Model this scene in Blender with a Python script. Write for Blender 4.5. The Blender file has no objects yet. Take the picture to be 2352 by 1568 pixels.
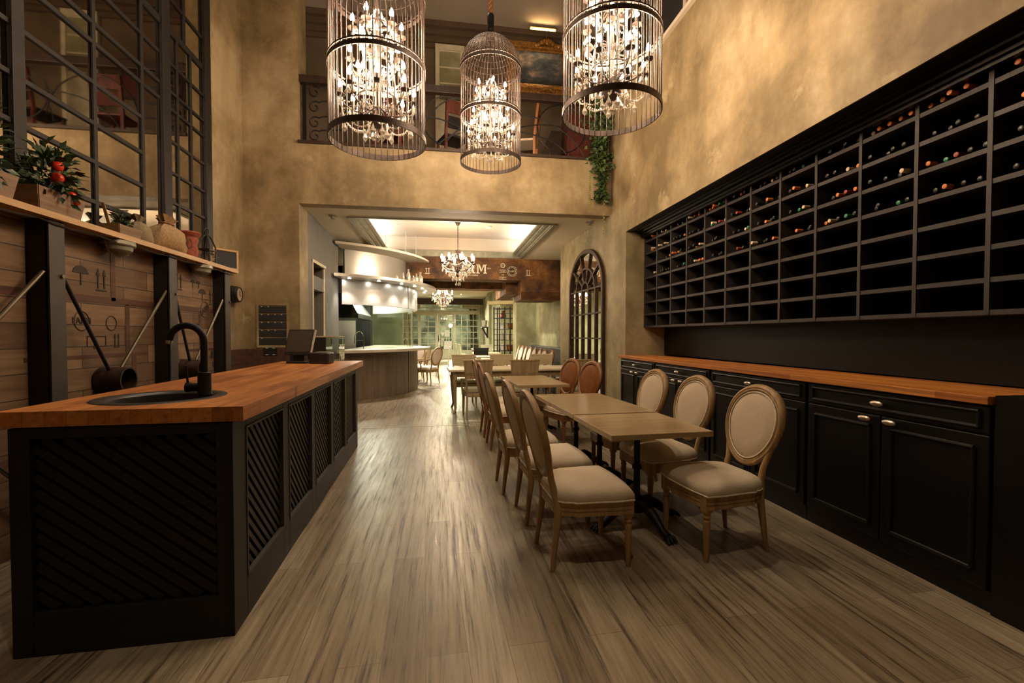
import bpy, math, random
from math import sin, cos, pi, radians, sqrt, atan2
from mathutils import Vector, Matrix
SC = bpy.context.scene
COL = SC.collection
RND = random.Random(7)
RB = radians(2.3)            # the tables, the bar and the dining room stand a little askew to the wine wall

# ------------------------------------------------------------------ materials
def _nodes(name):
    m = bpy.data.materials.new(name); m.use_nodes = True
    nt = m.node_tree; nt.nodes.clear()
    out = nt.nodes.new('ShaderNodeOutputMaterial')
    b = nt.nodes.new('ShaderNodeBsdfPrincipled')
    nt.links.new(b.outputs[0], out.inputs[0])
    return m, nt, b, out

def N(nt, typ, **kw):
    n = nt.nodes.new(typ)
    for k, v in kw.items():
        if k.startswith('i_'):
            key = k[2:]
            n.inputs[int(key) if key.isdigit() else key.replace('_', ' ')].default_value = v
        else:
            setattr(n, k, v)
    return n

def c4(c): return (c[0], c[1], c[2], 1.0)

def coords(nt, stretch=(1, 1, 1), rot=(0, 0, 0)):
    tc = N(nt, 'ShaderNodeTexCoord'); mp = N(nt, 'ShaderNodeMapping')
    mp.inputs['Scale'].default_value = stretch; mp.inputs['Rotation'].default_value = rot
    nt.links.new(tc.outputs['Object'], mp.inputs[0]); return mp.outputs[0]

def noise(nt, vec, scale, detail=4, rough=.55):
    n = N(nt, 'ShaderNodeTexNoise'); n.inputs['Scale'].default_value = scale
    n.inputs['Detail'].default_value = detail; n.inputs['Roughness'].default_value = rough
    nt.links.new(vec, n.inputs['Vector']); return n.outputs['Fac']

def ramp(nt, fac, stops):
    r = N(nt, 'ShaderNodeValToRGB'); e = r.color_ramp.elements
    while len(e) < len(stops): e.new(.5)
    for i, (p, c) in enumerate(stops):
        e[i].position = p; e[i].color = c4(c) if len(c) == 3 else c
    nt.links.new(fac, r.inputs[0]); return r.outputs[0]

def mix(nt, fac, a, b, mode='MIX'):
    m = N(nt, 'ShaderNodeMix', data_type='RGBA', blend_type=mode)
    for sock, v in ((m.inputs[0], fac), (m.inputs[6], a), (m.inputs[7], b)):
        if hasattr(v, 'is_linked') or hasattr(v, 'links'): nt.links.new(v, sock)
        else: sock.default_value = c4(v) if isinstance(v, tuple) else v
    return m.outputs[2]

def bump(nt, b, height, strength, dist=.01):
    bp = N(nt, 'ShaderNodeBump'); bp.inputs['Strength'].default_value = strength
    bp.inputs['Distance'].default_value = dist
    nt.links.new(height, bp.inputs['Height']); nt.links.new(bp.outputs[0], b.inputs['Normal'])

def mat(name, col, rough=.5, metal=0., col2=None, scale=8., stretch=(1, 1, 1), lo=.35, hi=.65, bmp=0., spec=.5, coat=0.):
    m, nt, b, out = _nodes(name)
    b.inputs['Roughness'].default_value = rough; b.inputs['Metallic'].default_value = metal
    b.inputs['Specular IOR Level'].default_value = spec; b.inputs['Coat Weight'].default_value = coat
    v = coords(nt, stretch); f = noise(nt, v, scale)
    if col2 is None: col2 = tuple(x * .82 for x in col)
    nt.links.new(ramp(nt, f, [(lo, col2), (hi, col)]), b.inputs['Base Color'])
    if bmp: bump(nt, b, f, bmp)
    return m

def emis(name, col, strength):
    m, nt, b, out = _nodes(name); nt.nodes.remove(b)
    e = N(nt, 'ShaderNodeEmission'); e.inputs[0].default_value = c4(col); e.inputs[1].default_value = strength
    nt.links.new(e.outputs[0], out.inputs[0]); return m

def glass(name, col=(1, 1, 1), refl=.12, rough=.03, tint_dif=0.):
    m, nt, b, out = _nodes(name); nt.nodes.remove(b)
    t = N(nt, 'ShaderNodeBsdfTransparent'); t.inputs[0].default_value = c4(col)
    g = N(nt, 'ShaderNodeBsdfGlossy'); g.inputs['Roughness'].default_value = rough
    mx = N(nt, 'ShaderNodeMixShader'); lw = N(nt, 'ShaderNodeLayerWeight'); lw.inputs[0].default_value = .5; fr = N(nt, 'ShaderNodeMath', operation='POWER'); fr.inputs[1].default_value = 4.; nt.links.new(lw.outputs['Facing'], fr.inputs[0])
    ad = N(nt, 'ShaderNodeMath', operation='ADD'); ad.inputs[1].default_value = refl
    nt.links.new(fr.outputs[0], ad.inputs[0]); nt.links.new(ad.outputs[0], mx.inputs[0])
    nt.links.new(t.outputs[0], mx.inputs[1]); nt.links.new(g.outputs[0], mx.inputs[2])
    last = mx
    if tint_dif:
        d = N(nt, 'ShaderNodeBsdfDiffuse'); d.inputs[0].default_value = (.9, .85, .75, 1)
        m2 = N(nt, 'ShaderNodeMixShader'); m2.inputs[0].default_value = tint_dif
        nt.links.new(last.outputs[0], m2.inputs[1]); nt.links.new(d.outputs[0], m2.inputs[2]); last = m2
    nt.links.new(last.outputs[0], out.inputs[0]); return m

def plaster(name, base, dark, light, streak=1.0):
    m, nt, b, out = _nodes(name); b.inputs['Roughness'].default_value = .62; b.inputs['Specular IOR Level'].default_value = .3
    v = coords(nt); vs = coords(nt, (1, 1, .16))
    blot = ramp(nt, noise(nt, v, .9, 9, .66), [(.38, dark), (.5, base), (.62, light)])
    st = ramp(nt, noise(nt, vs, 3.2, 6, .6), [(.3, (.72, .7, .66)), (.6, (1.06, 1.06, 1.06))])
    c = mix(nt, .75 * streak, blot, st, 'MULTIPLY')
    fine = ramp(nt, noise(nt, v, 7, 5, .7), [(.3, (.86, .86, .84)), (.65, (1.05, 1.05, 1.05))])
    c = mix(nt, .6, c, fine, 'MULTIPLY')
    worn = ramp(nt, noise(nt, v, 1.7, 7, .66), [(.615, (0, 0, 0)), (.68, (.8, .8, .8))])
    c = mix(nt, worn, c, light)
    nt.links.new(c, b.inputs['Base Color'])
    bump(nt, b, noise(nt, v, 14, 6, .6), .25, .006); return m

def planks(name, base, dark, grey, width=.15, length=1.6, rot=0., rough=.34, along='Y', seam=.004, coat=0., bright=1.0, streaky=1.0):
    m, nt, b, out = _nodes(name); b.inputs['Roughness'].default_value = rough; b.inputs['Coat Weight'].default_value = coat
    a = rot + (pi / 2 if along == 'Y' else 0)
    v = coords(nt, (1, 1, 1), (0, 0, a))
    br = N(nt, 'ShaderNodeTexBrick', offset=.37, squash=1.0)
    br.inputs['Color1'].default_value = (.0, .0, .0, 1); br.inputs['Color2'].default_value = (1, 1, 1, 1)
    br.inputs['Mortar'].default_value = (.5, .5, .5, 1); br.inputs['Scale'].default_value = 1
    br.inputs['Brick Width'].default_value = length; br.inputs['Row Height'].default_value = width
    br.inputs['Mortar Size'].default_value = seam; br.inputs['Bias'].default_value = 0
    nt.links.new(v, br.inputs['Vector'])
    tone = ramp(nt, br.outputs['Color'], [(0, dark), (.45, base), (1, grey)])
    vs = coords(nt, (24, .85, 24) if along == 'Y' else (.85, 24, 24), (0, 0, rot))
    ga = noise(nt, vs, 1.3, 9, .72)
    g = ramp(nt, ga, [(.37, (.16, .12, .09)), (.46, (.76, .73, .70)), (.63, (1.22, 1.22, 1.22))])
    c = mix(nt, .95 * streaky, tone, g, 'MULTIPLY')
    vb = coords(nt, (1, .3, 1) if along == 'Y' else (.3, 1, 1))
    bl = ramp(nt, noise(nt, vb, 1.1, 5, .6), [(.36, (.62, .54, .47)), (.58, (1.06, 1.06, 1.06))])
    c = mix(nt, .8, c, bl, 'MULTIPLY')
    c = mix(nt, br.outputs['Fac'], c, tuple(x * .45 for x in dark))
    nt.links.new(c, b.inputs['Base Color'])
    rr = ramp(nt, ga, [(.3, (rough + .2,) * 3), (.7, (rough - .08,) * 3)])
    nt.links.new(rr, b.inputs['Roughness'])
    bump(nt, b, ga, .12, .004); return m

def wood(name, base, dark, axis='Y', rough=.4, scale=1.4, coat=0.):
    m, nt, b, out = _nodes(name); b.inputs['Roughness'].default_value = rough; b.inputs['Coat Weight'].default_value = coat
    s = {'X': (1, 18, 18), 'Y': (18, 1, 18), 'Z': (18, 18, 1)}[axis]
    f = noise(nt, coords(nt, s), scale, 7, .65)
    nt.links.new(ramp(nt, f, [(.32, dark), (.62, base)]), b.inputs['Base Color'])
    bump(nt, b, f, .12, .004); return m

def rust(name):
    m, nt, b, out = _nodes(name); b.inputs['Roughness'].default_value = .75
    v = coords(nt)
    a = ramp(nt, noise(nt, v, 2.2, 9, .68), [(.34, (.035, .016, .008)), (.5, (.13, .055, .018)), (.66, (.33, .15, .04))])
    f = ramp(nt, noise(nt, v, 26, 5, .7), [(.3, (.5, .45, .42)), (.62, (1.1, 1.1, 1.1))])
    nt.links.new(mix(nt, .8, a, f, 'MULTIPLY'), b.inputs['Base Color']); return m

def crates_paper(name):
    m, nt, b, out = _nodes(name); b.inputs['Roughness'].default_value = .7
    v = coords(nt, (1, 1, 1), (pi / 2, 0, pi / 2)); br = N(nt, 'ShaderNodeTexBrick', offset=.4)
    br.inputs['Scale'].default_value = 1; br.inputs['Brick Width'].default_value = .8; br.inputs['Row Height'].default_value = .17
    br.inputs['Mortar Size'].default_value = .004; br.inputs['Bias'].default_value = 0
    br.inputs['Color1'].default_value = (0, 0, 0, 1); br.inputs['Color2'].default_value = (1, 1, 1, 1)
    tc = N(nt, 'ShaderNodeTexCoord'); sx = N(nt, 'ShaderNodeSeparateXYZ'); cx = N(nt, 'ShaderNodeCombineXYZ')
    nt.links.new(tc.outputs['Object'], sx.inputs[0]); nt.links.new(sx.outputs[1], cx.inputs[0]); nt.links.new(sx.outputs[2], cx.inputs[1])
    nt.links.new(cx.outputs[0], br.inputs['Vector'])
    t = ramp(nt, br.outputs['Color'], [(0, (.125, .074, .042)), (1, (.25, .165, .095))])
    g = ramp(nt, noise(nt, coords(nt, (1, 1, 12)), 1.6, 8, .7), [(.3, (.45, .38, .33)), (.65, (1.1, 1.08, 1.05))])
    c = mix(nt, .8, t, g, 'MULTIPLY'); c = mix(nt, br.outputs['Fac'], c, (.03, .02, .014))
    nt.links.new(c, b.inputs['Base Color']); return m

def seascape(name):
    m, nt, b, out = _nodes(name); b.inputs['Roughness'].default_value = .35
    v = coords(nt, (1, 1, 1.6)); f = noise(nt, v, 2.6, 9, .62)
    sky = ramp(nt, f, [(.34, (.012, .017, .022)), (.5, (.05, .06, .07)), (.6, (.2, .15, .13)), (.7, (.42, .36, .3))])
    sea = ramp(nt, noise(nt, coords(nt, (1, 1, 3)), 5, 8, .6), [(.42, (.008, .012, .013)), (.6, (.04, .05, .05)), (.7, (.28, .26, .23))])
    tc = N(nt, 'ShaderNodeTexCoord'); sx = N(nt, 'ShaderNodeSeparateXYZ'); nt.links.new(tc.outputs['Object'], sx.inputs[0])
    h = ramp(nt, sx.outputs[2], [(.28, (0, 0, 0)), (.42, (1, 1, 1))])
    nt.links.new(mix(nt, h, sea, sky), b.inputs['Base Color']); return m

MT = {}
MT['floor'] = planks('floor_boards', (.295, .238, .162), (.228, .178, .117), (.352, .293, .207), width=.19, length=1.5, rot=-RB, rough=.29, seam=.0015)
MT['plaster'] = plaster('ochre_plaster', (.305, .23, .125), (.19, .14, .072), (.43, .345, .21))
MT['olive'] = plaster('olive_plaster', (.31, .255, .145), (.205, .175, .09), (.42, .355, .22))
MT['sage'] = plaster('sage_plaster', (.30, .29, .165), (.22, .20, .11), (.42, .40, .26), .6)
MT['greywall'] = mat('grey_plaster', (.135, .127, .11), .6, 0, (.11, .104, .09), 3)
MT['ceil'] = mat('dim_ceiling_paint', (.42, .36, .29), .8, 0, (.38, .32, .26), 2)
MT['taupe'] = mat('taupe_wall_paint', (.16, .115, .07), .75, 0, (.125, .09, .055), 2)
MT['taupe2'] = mat('brown_cornice', (.13, .088, .055), .6, 0, None, 3)
MT['white'] = mat('warm_white_paint', (.66, .60, .48), .75, 0, (.62, .56, .44), 3)
MT['tray'] = mat('tray_ceiling_paint', (.52, .45, .36), .8, 0, (.49, .42, .335), 2)
MT['black'] = mat('black_lacquered_wood', (.0035, .0035, .0037), .36, 0, (.002, .002, .002), 12, (1, 1, 8), bmp=.05, spec=.32)
MT['rackfront'] = wood('dark_stained_oak', (.034, .027, .023), (.014, .011, .0095), 'Y', .6)
MT['rackup'] = wood('dark_stained_oak_upright', (.034, .027, .023), (.014, .011, .0095), 'Z', .6)
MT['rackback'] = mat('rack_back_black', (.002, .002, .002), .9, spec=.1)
MT['barblack'] = mat('charcoal_painted_wood', (.014, .0132, .0115), .5, 0, (.009, .0085, .0075), 9, (1, 1, 6), bmp=.04, spec=.3)
MT['top'] = planks('oiled_butcher_block', (.46, .165, .04), (.32, .105, .024), (.55, .225, .06), width=.085, length=.62, rot=-RB, rough=.36, seam=.0008, streaky=.62)
MT['top2'] = planks('oiled_butcher_block_side', (.52, .185, .03), (.40, .13, .019), (.60, .235, .042), width=.1, length=1.1, rough=.38, seam=.0008, streaky=.6)
MT['oak'] = wood('weathered_oak', (.40, .25, .105), (.21, .125, .05), 'Z', .5)
MT['oakred'] = wood('warm_brown_oak', (.24, .10, .03), (.115, .045, .014), 'Z', .5)
MT['tabletop'] = wood('limed_oak_table', (.42, .30, .16), (.335, .235, .12), 'X', .25)
MT['linen'] = mat('beige_linen', (.62, .51, .375), .9, 0, (.54, .44, .32), 160, bmp=.15, spec=.2)
MT['piping'] = mat('cream_piping', (.78, .69, .53), .85, 0, None, 60, spec=.2)
MT['cane'] = mat('woven_cane', (.23, .078, .015), .55, 0, (.12, .038, .008), 70, bmp=.35, spec=.15)
MT['iron'] = mat('black_cast_iron', (.016, .014, .013), .5, .5, (.009, .008, .008), 20, bmp=.1)
MT['steel'] = mat('blackened_steel', (.016, .0135, .012), .55, .2, (.009, .008, .007), 6, (1, 1, 3))
MT['steelgrey'] = mat('grey_moulding_lit_flange', (.055, .048, .039), .55, .2, (.04, .035, .028), 5)
MT['rod'] = mat('bare_steel_rod', (.16, .135, .10), .35, .9)
MT['paper'] = crates_paper('crate_print_wallpaper')
MT['crateframe'] = wood('printed_crate_frame', (.105, .042, .024), (.05, .02, .012), 'Y', .7)
MT['ink'] = mat('dark_print_ink', (.035, .027, .02), .8)
MT['mirror'] = mat('aged_mirror', (.62, .58, .50), .03, 1.0, (.48, .44, .37), 3)
MT['mirror2'] = mat('clear_mirror', (.78, .78, .72), .015, 1.0, (.74, .74, .68), 3)
MT['rustframe'] = mat('rust_brown_iron', (.06, .032, .02), .6, .5, (.035, .018, .012), 14)
MT['cage'] = mat('brushed_bronze_cage', (.06, .039, .031), .5, .2, (.04, .027, .021), 14)
MT['cageband'] = mat('dark_bronze_band', (.085, .06, .05), .5, .5, (.055, .04, .033), 14)
MT['crystal'] = glass('cut_crystal', (1, .97, .92), .30, .08, .22)
MT['bulb'] = emis('candle_bulb_glow', (1.0, .72, .48), 185)
MT['bulb2'] = emis('small_candle_bulb_glow', (1.0, .76, .52), 150)
MT['candle'] = mat('ivory_candle_sleeve', (.6, .5, .36), .6)
MT['rope'] = mat('hemp_rope', (.34, .17, .08), .9, 0, (.2, .09, .04), 60, bmp=.3)
MT['rust'] = rust('rusted_plate')
MT['letter'] = mat('cream_stencil_paint', (.74, .69, .52), .7)
MT['cream'] = mat('distressed_cream_paint', (.66, .57, .36), .55, 0, (.56, .475, .29), 6, lo=.3, hi=.5)
MT['creamtop'] = mat('cream_table_top', (.80, .72, .53), .4, 0, (.72, .64, .46), 5)
MT['creamwood'] = wood('antiqued_cream_wood', (.40, .31, .17), (.24, .165, .08), 'Z', .5)
MT['sagefab'] = mat('sage_seat_fabric', (.33, .32, .22), .85, 0, None, 90)
MT['whitefab'] = mat('off_white_fabric', (.72, .62, .54), .9, 0, None, 90)
MT['gold'] = mat('gilt_frame', (.52, .27, .06), .35, .35, (.22, .1, .02), 22, bmp=.5)
MT['canvas'] = seascape('stormy_sea_canvas')
MT['darkwood'] = wood('dark_walnut', (.045, .024, .015), (.02, .011, .007), 'Z', .5)
MT['redwood'] = wood('mahogany_red', (.13, .028, .016), (.05, .012, .008), 'Z', .5)
MT['tanwood'] = wood('tan_pine', (.42, .18, .06), (.28, .11, .035), 'Z', .5)
MT['silver'] = mat('brushed_steel_panel', (.60, .585, .54), .33, .55, (.54, .52, .475), 2, (1, 1, .3))
MT['concrete'] = mat('taupe_panel', (.20, .155, .115), .5, 0, (.14, .105, .078), 2.2, (6, 6, .5))
MT['stone'] = mat('pale_stone_top', (.58, .52, .42), .3, 0, (.48, .42, .33), 5)
MT['darksteel'] = mat('dark_hood_steel', (.06, .065, .06), .4, .7)
MT['chrome'] = mat('chrome', (.7, .7, .68), .12, 1.0)
MT['pewter'] = mat('brushed_pewter', (.62, .53, .43), .33, .9, (.52, .44, .35), 30)
MT['glass'] = glass('clear_glass', (.93, .97, .93), .03, .01)
MT['pane'] = glass('window_glass', (.72, .78, .72), .06, .01)
MT['greenwall'] = mat('kitchen_green_plaster', (.155, .16, .085), .55, 0, (.085, .09, .05), 1.6)
MT['fram'] = mat('sage_window_paint', (.47, .46, .31), .5, 0, None, 4)
MT['curtain'] = mat('taupe_curtain', (.26, .22, .14), .9, 0, (.16, .13, .08), 4, (14, 14, .6))
MT['leaf'] = mat('dark_leaf', (.035, .075, .02), .5, 0, (.015, .035, .012), 9)
MT['ivy'] = mat('ivy_leaf', (.085, .14, .04), .5, 0, (.03, .06, .02), 7)
MT['tassel'] = mat('pale_green_tassel', (.34, .33, .10), .7)
MT['pepper'] = mat('glossy_red_fruit', (.62, .028, .012), .25, 0, (.5, .05, .012), 9)
MT['planter'] = wood('greyed_crate_wood', (.25, .165, .105), (.14, .085, .055), 'Y', .7)
MT['pinewood'] = wood('pale_pine', (.50, .32, .15), (.38, .22, .09), 'Y', .5)
MT['burlap'] = mat('burlap', (.36, .235, .115), .95, 0, (.23, .145, .07), 70, bmp=.5)
MT['burlap2'] = mat('grey_burlap', (.22, .17, .1), .95, 0, None, 70, bmp=.5)
MT['terra'] = mat('terracotta_red', (.30, .07, .032), .7, 0, (.17, .036, .02), 30, bmp=.4)
MT['slate'] = mat('chalkboard_slate', (.022, .024, .027), .7)
MT['plastic'] = mat('black_plastic', (.017, .016, .016), .4)
MT['screen'] = mat('switched_off_screen', (.055, .042, .032), .3)
MT['paleedge'] = mat('pale_plastic_edge', (.45, .38, .28), .5)
MT['pvc'] = mat('off_white_plastic', (.66, .62, .54), .5)
MT['ringgrey'] = mat('grey_enamel', (.30, .29, .22), .4, .3, (.2, .19, .14), 8)
MT['clockface'] = mat('clock_face', (.48, .36, .27), .5)
MT['bottle'] = mat('dark_bottle_glass', (.006, .008, .006), .1, 0, None, 4, spec=.8)
MT['night'] = mat('night_facade', (.26, .28, .22), .9, 0, (.05, .06, .05), .9, lo=.42, hi=.6)
MT['led'] = emis('cove_led_strip', (.95, 1.0, .96), 7.5)
MT['spotglow'] = emis('spotlight_lens', (1.0, .93, .82), 45)
MT['picglow'] = emis('picture_light_tube', (1.0, .7, .32), 8)
MT['warmglow'] = emis('added_lantern_glow', (1.0, .55, .22), 30)
CAPS = {'o': mat('orange_capsule', (.80, .25, .055), .4), 'w': mat('cream_capsule', (.82, .66, .46), .45), 'r': mat('red_capsule', (.42, .06, .04), .4),
        'g': mat('green_capsule', (.03, .25, .12), .35), 'k': mat('black_capsule', (.02, .02, .02), .3, .3)}

# ------------------------------------------------------------------ mesh builder
class MB:
    def __init__(s): s.v = []; s.f = []
    def add(s, vs, fs):
        o = len(s.v); s.v += [tuple(p) for p in vs]; s.f += [tuple(i + o for i in f) for f in fs]; return s
    def box(s, x0, x1, y0, y1, z0, z1):
        return s.add([(x, y, z) for z in (z0, z1) for y in (y0, y1) for x in (x0, x1)],
                     [(0, 2, 3, 1), (4, 5, 7, 6), (0, 1, 5, 4), (2, 6, 7, 3), (0, 4, 6, 2), (1, 3, 7, 5)])
    def hexa(s, pts):      # 8 corners in box() order
        return s.add(pts, [(0, 2, 3, 1), (4, 5, 7, 6), (0, 1, 5, 4), (2, 6, 7, 3), (0, 4, 6, 2), (1, 3, 7, 5)])
    def bar(s, a, b, w, h=None, up=(0, 0, 1)):   # rectangular bar from a to b
        a, b = Vector(a), Vector(b); h = h or w; d = (b - a).normalized(); u = Vector(up)
        if abs(d.dot(u)) > .98: u = Vector((1, 0, 0))
        r = d.cross(u).normalized() * (w / 2); t = r.cross(d).normalized() * (h / 2)
        P = [a - r - t, a + r - t, b - r - t, b + r - t, a - r + t, a + r + t, b - r + t, b + r + t]
        return s.hexa(P)
    def prism(s, poly, fn0, fn1):    # polygon, two maps (u,v)->xyz
        n = len(poly); vs = [fn0(*p) for p in poly] + [fn1(*p) for p in poly]
        fs = [tuple(range(n - 1, -1, -1)), tuple(range(n, 2 * n))] + [(i, (i + 1) % n, n + (i + 1) % n, n + i) for i in range(n)]
        return s.add(vs, fs)
    def tube(s, pts, r, n=8, closed=False, caps=True):
        P = [Vector(p) for p in pts]; m = len(P); R = r if isinstance(r, (list, tuple)) else [r] * m
        vs = []; prev = None
        for i in range(m):
            if closed: d = P[(i + 1) % m] - P[i - 1]
            else: d = P[min(i + 1, m - 1)] - P[max(i - 1, 0)]
            d.normalize()
            if prev is None:
                u = Vector((0, 0, 1)) if abs(d.z) < .9 else Vector((1, 0, 0)); a = d.cross(u).normalized()
            else:
                a = prev - d * prev.dot(d)
                a = a.normalized() if a.length > 1e-6 else d.orthogonal().normalized()
            prev = a; b = d.cross(a)
            for k in range(n):
                t = 2 * pi * k / n; vs.append(P[i] + (a * cos(t) + b * sin(t)) * R[i])
        fs = []
        for i in range(m if closed else m - 1):
            j = (i + 1) % m
            for k in range(n): fs.append((i * n + k, i * n + (k + 1) % n, j * n + (k + 1) % n, j * n + k))
        if not closed and caps: fs += [tuple(range(n - 1, -1, -1)), tuple(range((m - 1) * n, m * n))]
        return s.add(vs, fs)
    def cyl(s, a, b, r, r2=None, n=16): return s.tube([a, b], [r, r if r2 is None else r2], n)
    def lathe(s, prof, c=(0, 0, 0), n=20, axis='Z', sx=1., sy=1., caps=True):
        vs = []; m = len(prof)
        for (r, z) in prof:
            for k in range(n):
                t = 2 * pi * k / n; x, y = r * cos(t) * sx, r * sin(t) * sy
                p = (x, y, z) if axis == 'Z' else ((z, x, y) if axis == 'X' else (y, z, x))
                vs.append((c[0] + p[0], c[1] + p[1], c[2] + p[2]))
        fs = [(i * n + k, i * n + (k + 1) % n, (i + 1) * n + (k + 1) % n, (i + 1) * n + k) for i in range(m - 1) for k in range(n)]
        if caps: fs += [tuple(range(n - 1, -1, -1)), tuple(range((m - 1) * n, m * n))]
        return s.add(vs, fs)
    def ball(s, c, r, n=12, m=8):
        rx, ry, rz = r if isinstance(r, tuple) else (r, r, r)
        vs = [(c[0], c[1], c[2] - rz)]
        for i in range(1, m):
            a = -pi / 2 + pi * i / m
            vs += [(c[0] + rx * cos(a) * cos(2 * pi * k / n), c[1] + ry * cos(a) * sin(2 * pi * k / n), c[2] + rz * sin(a)) for k in range(n)]
        vs.append((c[0], c[1], c[2] + rz)); fs = []
        for k in range(n): fs.append((0, 1 + (k + 1) % n, 1 + k))
        for i in range(m - 2):
            for k in range(n): fs.append((1 + i * n + k, 1 + i * n + (k + 1) % n, 1 + (i + 1) * n + (k + 1) % n, 1 + (i + 1) * n + k))
        l = len(vs) - 1; o = 1 + (m - 2) * n
        for k in range(n): fs.append((o + k, o + (k + 1) % n, l))
        return s.add(vs, fs)
    def ring(s, c, r0, r1, z0, z1, n=48, a0=0., a1=2 * pi):
        full = abs(a1 - a0 - 2 * pi) < 1e-4; m = n if full else n + 1; vs = []
        for k in range(m):
            t = a0 + (a1 - a0) * k / n
            for r, z in ((r0, z0), (r1, z0), (r1, z1), (r0, z1)): vs.append((c[0] + r * cos(t), c[1] + r * sin(t), c[2] + z))
        fs = []
        for k in range(n):
            j = (k + 1) % m
            for q in range(4): fs.append((k * 4 + q, j * 4 + q, j * 4 + (q + 1) % 4, k * 4 + (q + 1) % 4))
        if not full: fs += [(0, 1, 2, 3), (4 * n + 3, 4 * n + 2, 4 * n + 1, 4 * n)]
        return s.add(vs, fs)
    def leaf(s, p, d, L, w, nrm=None):
        p, d = Vector(p), Vector(d).normalized(); n = Vector(nrm or (RND.uniform(-1, 1), RND.uniform(-1, 1), RND.uniform(.1, 1)))
        r = d.cross(n); r = r.normalized() if r.length > 1e-4 else d.orthogonal().normalized(); q = r.cross(d)
        m = p + d * (L * .45)
        return s.add([p, m + r * w / 2 + q * w * .15, p + d * L - q * L * .12, m - r * w / 2 + q * w * .15, m], [(0, 1, 4), (1, 2, 4), (2, 3, 4), (3, 0, 4)])
    def build(s, name, m, parent=None, smooth=35, bevel=0., loc=None, rot=None, seg=2):
        me = bpy.data.meshes.new(name); me.from_pydata(s.v, [], s.f); me.update()
        me.materials.append(MT[m] if isinstance(m, str) else m)
        o = bpy.data.objects.new(name, me); COL.objects.link(o)
        if parent: o.parent = parent
        if loc: o.location = loc
        if rot: o.rotation_euler = rot
        if smooth:
            me.polygons.foreach_set('use_smooth', [True] * len(me.polygons))
            me.set_sharp_from_angle(angle=radians(smooth))
        if bevel:
            b = o.modifiers.new('bevel', 'BEVEL'); b.width = bevel; b.segments = seg; b.limit_method = 'ANGLE'; b.angle_limit = radians(40)
        return o

def tag(o, label=None, cat=None, group=None, kind=None):
    if label: o['label'] = label
    if cat: o['category'] = cat
    if group: o['group'] = group
    if kind: o['kind'] = kind
    return o
def thing(name, label, cat, loc=(0, 0, 0), rotz=0., group=None):
    o = bpy.data.objects.new(name, None); o.empty_display_size = .1; COL.objects.link(o)
    o.location = loc; o.rotation_euler = (0, 0, rotz); return tag(o, label, cat, group)
def struct(name, mb, m, parent=None, **k):
    o = mb.build(name, m, parent, **k)
    return o if parent else tag(o, kind='structure')
def copy_tree(o, parent=None):
    c = o.copy(); COL.objects.link(c)
    if parent: c.parent = parent
    for ch in list(o.children): copy_tree(ch, c)
    return c
def place(proto, first, loc, rotz, label, group=None):
    o = proto if first else copy_tree(proto)
    o.location = loc; o.rotation_euler = (0, 0, rotz); o['label'] = label
    if group: o['group'] = group
    return o
def text_part(body, size, loc, rot, m, parent, name, extr=.0015, align='CENTER'):
    cu = bpy.data.curves.new(name, 'FONT'); cu.body = body; cu.size = size; cu.extrude = extr; cu.align_x = align; cu.align_y = 'CENTER'
    t = bpy.data.objects.new(name + '_curve', cu); COL.objects.link(t)
    me = bpy.data.meshes.new_from_object(t.evaluated_get(bpy.context.evaluated_depsgraph_get()))
    bpy.data.objects.remove(t); bpy.data.curves.remove(cu)
    me.materials.clear(); me.materials.append(MT[m]); o = bpy.data.objects.new(name, me); COL.objects.link(o)
    o.parent = parent; o.location = loc; o.rotation_euler = rot; return o
def light(name, typ, loc, power, col=(1, 1, 1), rot=None, **k):
    l = bpy.data.lights.new(name, typ); l.energy = power; l.color = col
    for a, v in k.items(): setattr(l, a, v)
    o = bpy.data.objects.new(name, l); COL.objects.link(o); o.location = loc
    if rot: o.rotation_euler = rot
    return o
def arc(c, r, a0, a1, n, fn): return [fn(c[0] + r * cos(a0 + (a1 - a0) * i / n), c[1] + r * sin(a0 + (a1 - a0) * i / n)) for i in range(n + 1)]

# ------------------------------------------------------------------ camera
F_PX, YAW, PITCH, HC = 1045., math.atan(158 / 1045.), radians(1.3), 1.45
cam = bpy.data.cameras.new('camera'); cam.sensor_width = 36; cam.lens = F_PX / 2352 * 36; cam.shift_y = 9.2 / 2352
cam.clip_start = .05; cam.clip_end = 200
co = bpy.data.objects.new('camera', cam); COL.objects.link(co); co.location = (0, 0, HC)
co.rotation_euler = (pi / 2 - PITCH, 0, -YAW); SC.camera = co

# ------------------------------------------------------------------ the setting
struct('floor', MB().box(-6.5, 4.4, -3.2, 29.3, -.1, 0), 'floor', smooth=0)
struct('trim_1', MB().hexa([(x, y, z) for z in (0, .004) for (x, y) in ((-1.25, 7.30), (2.8, 7.46), (-1.25, 7.33), (2.8, 7.49))]), 'stone', smooth=0)
struct('wall_back', MB().box(-3.2, 4.4, -3.2, -3.0, 0, 7.3), 'plaster', smooth=0)
struct('wall_left', MB().box(-3.2, -3.0, -3, 7.5, 0, 7.3), 'plaster', smooth=0)
struct('wall_pillar', MB().box(-3.2, -2.2, 7.5, 7.95, 0, 7.3), 'plaster', smooth=0)
w = MB(); w.box(-2.44, -2.2, 7.95, 8.22, 0, 3.49); w.box(-2.44, -2.235, 9.03, 10.3, 0, 3.49)
w.hexa([(-2.44, 8.22, 2.7), (-2.2, 8.22, 2.7), (-2.44, 9.03, 2.7), (-2.235, 9.03, 2.7), (-2.44, 8.22, 3.49), (-2.2, 8.22, 3.49), (-2.44, 9.03, 3.49), (-2.235, 9.03, 3.49)])
struct('wall_kitchen', w, 'greywall', smooth=0)
d2 = struct('door_2', MB().box(-2.43, -2.40, 8.22, 9.03, 0, 2.3), 'white', smooth=0)
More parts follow.
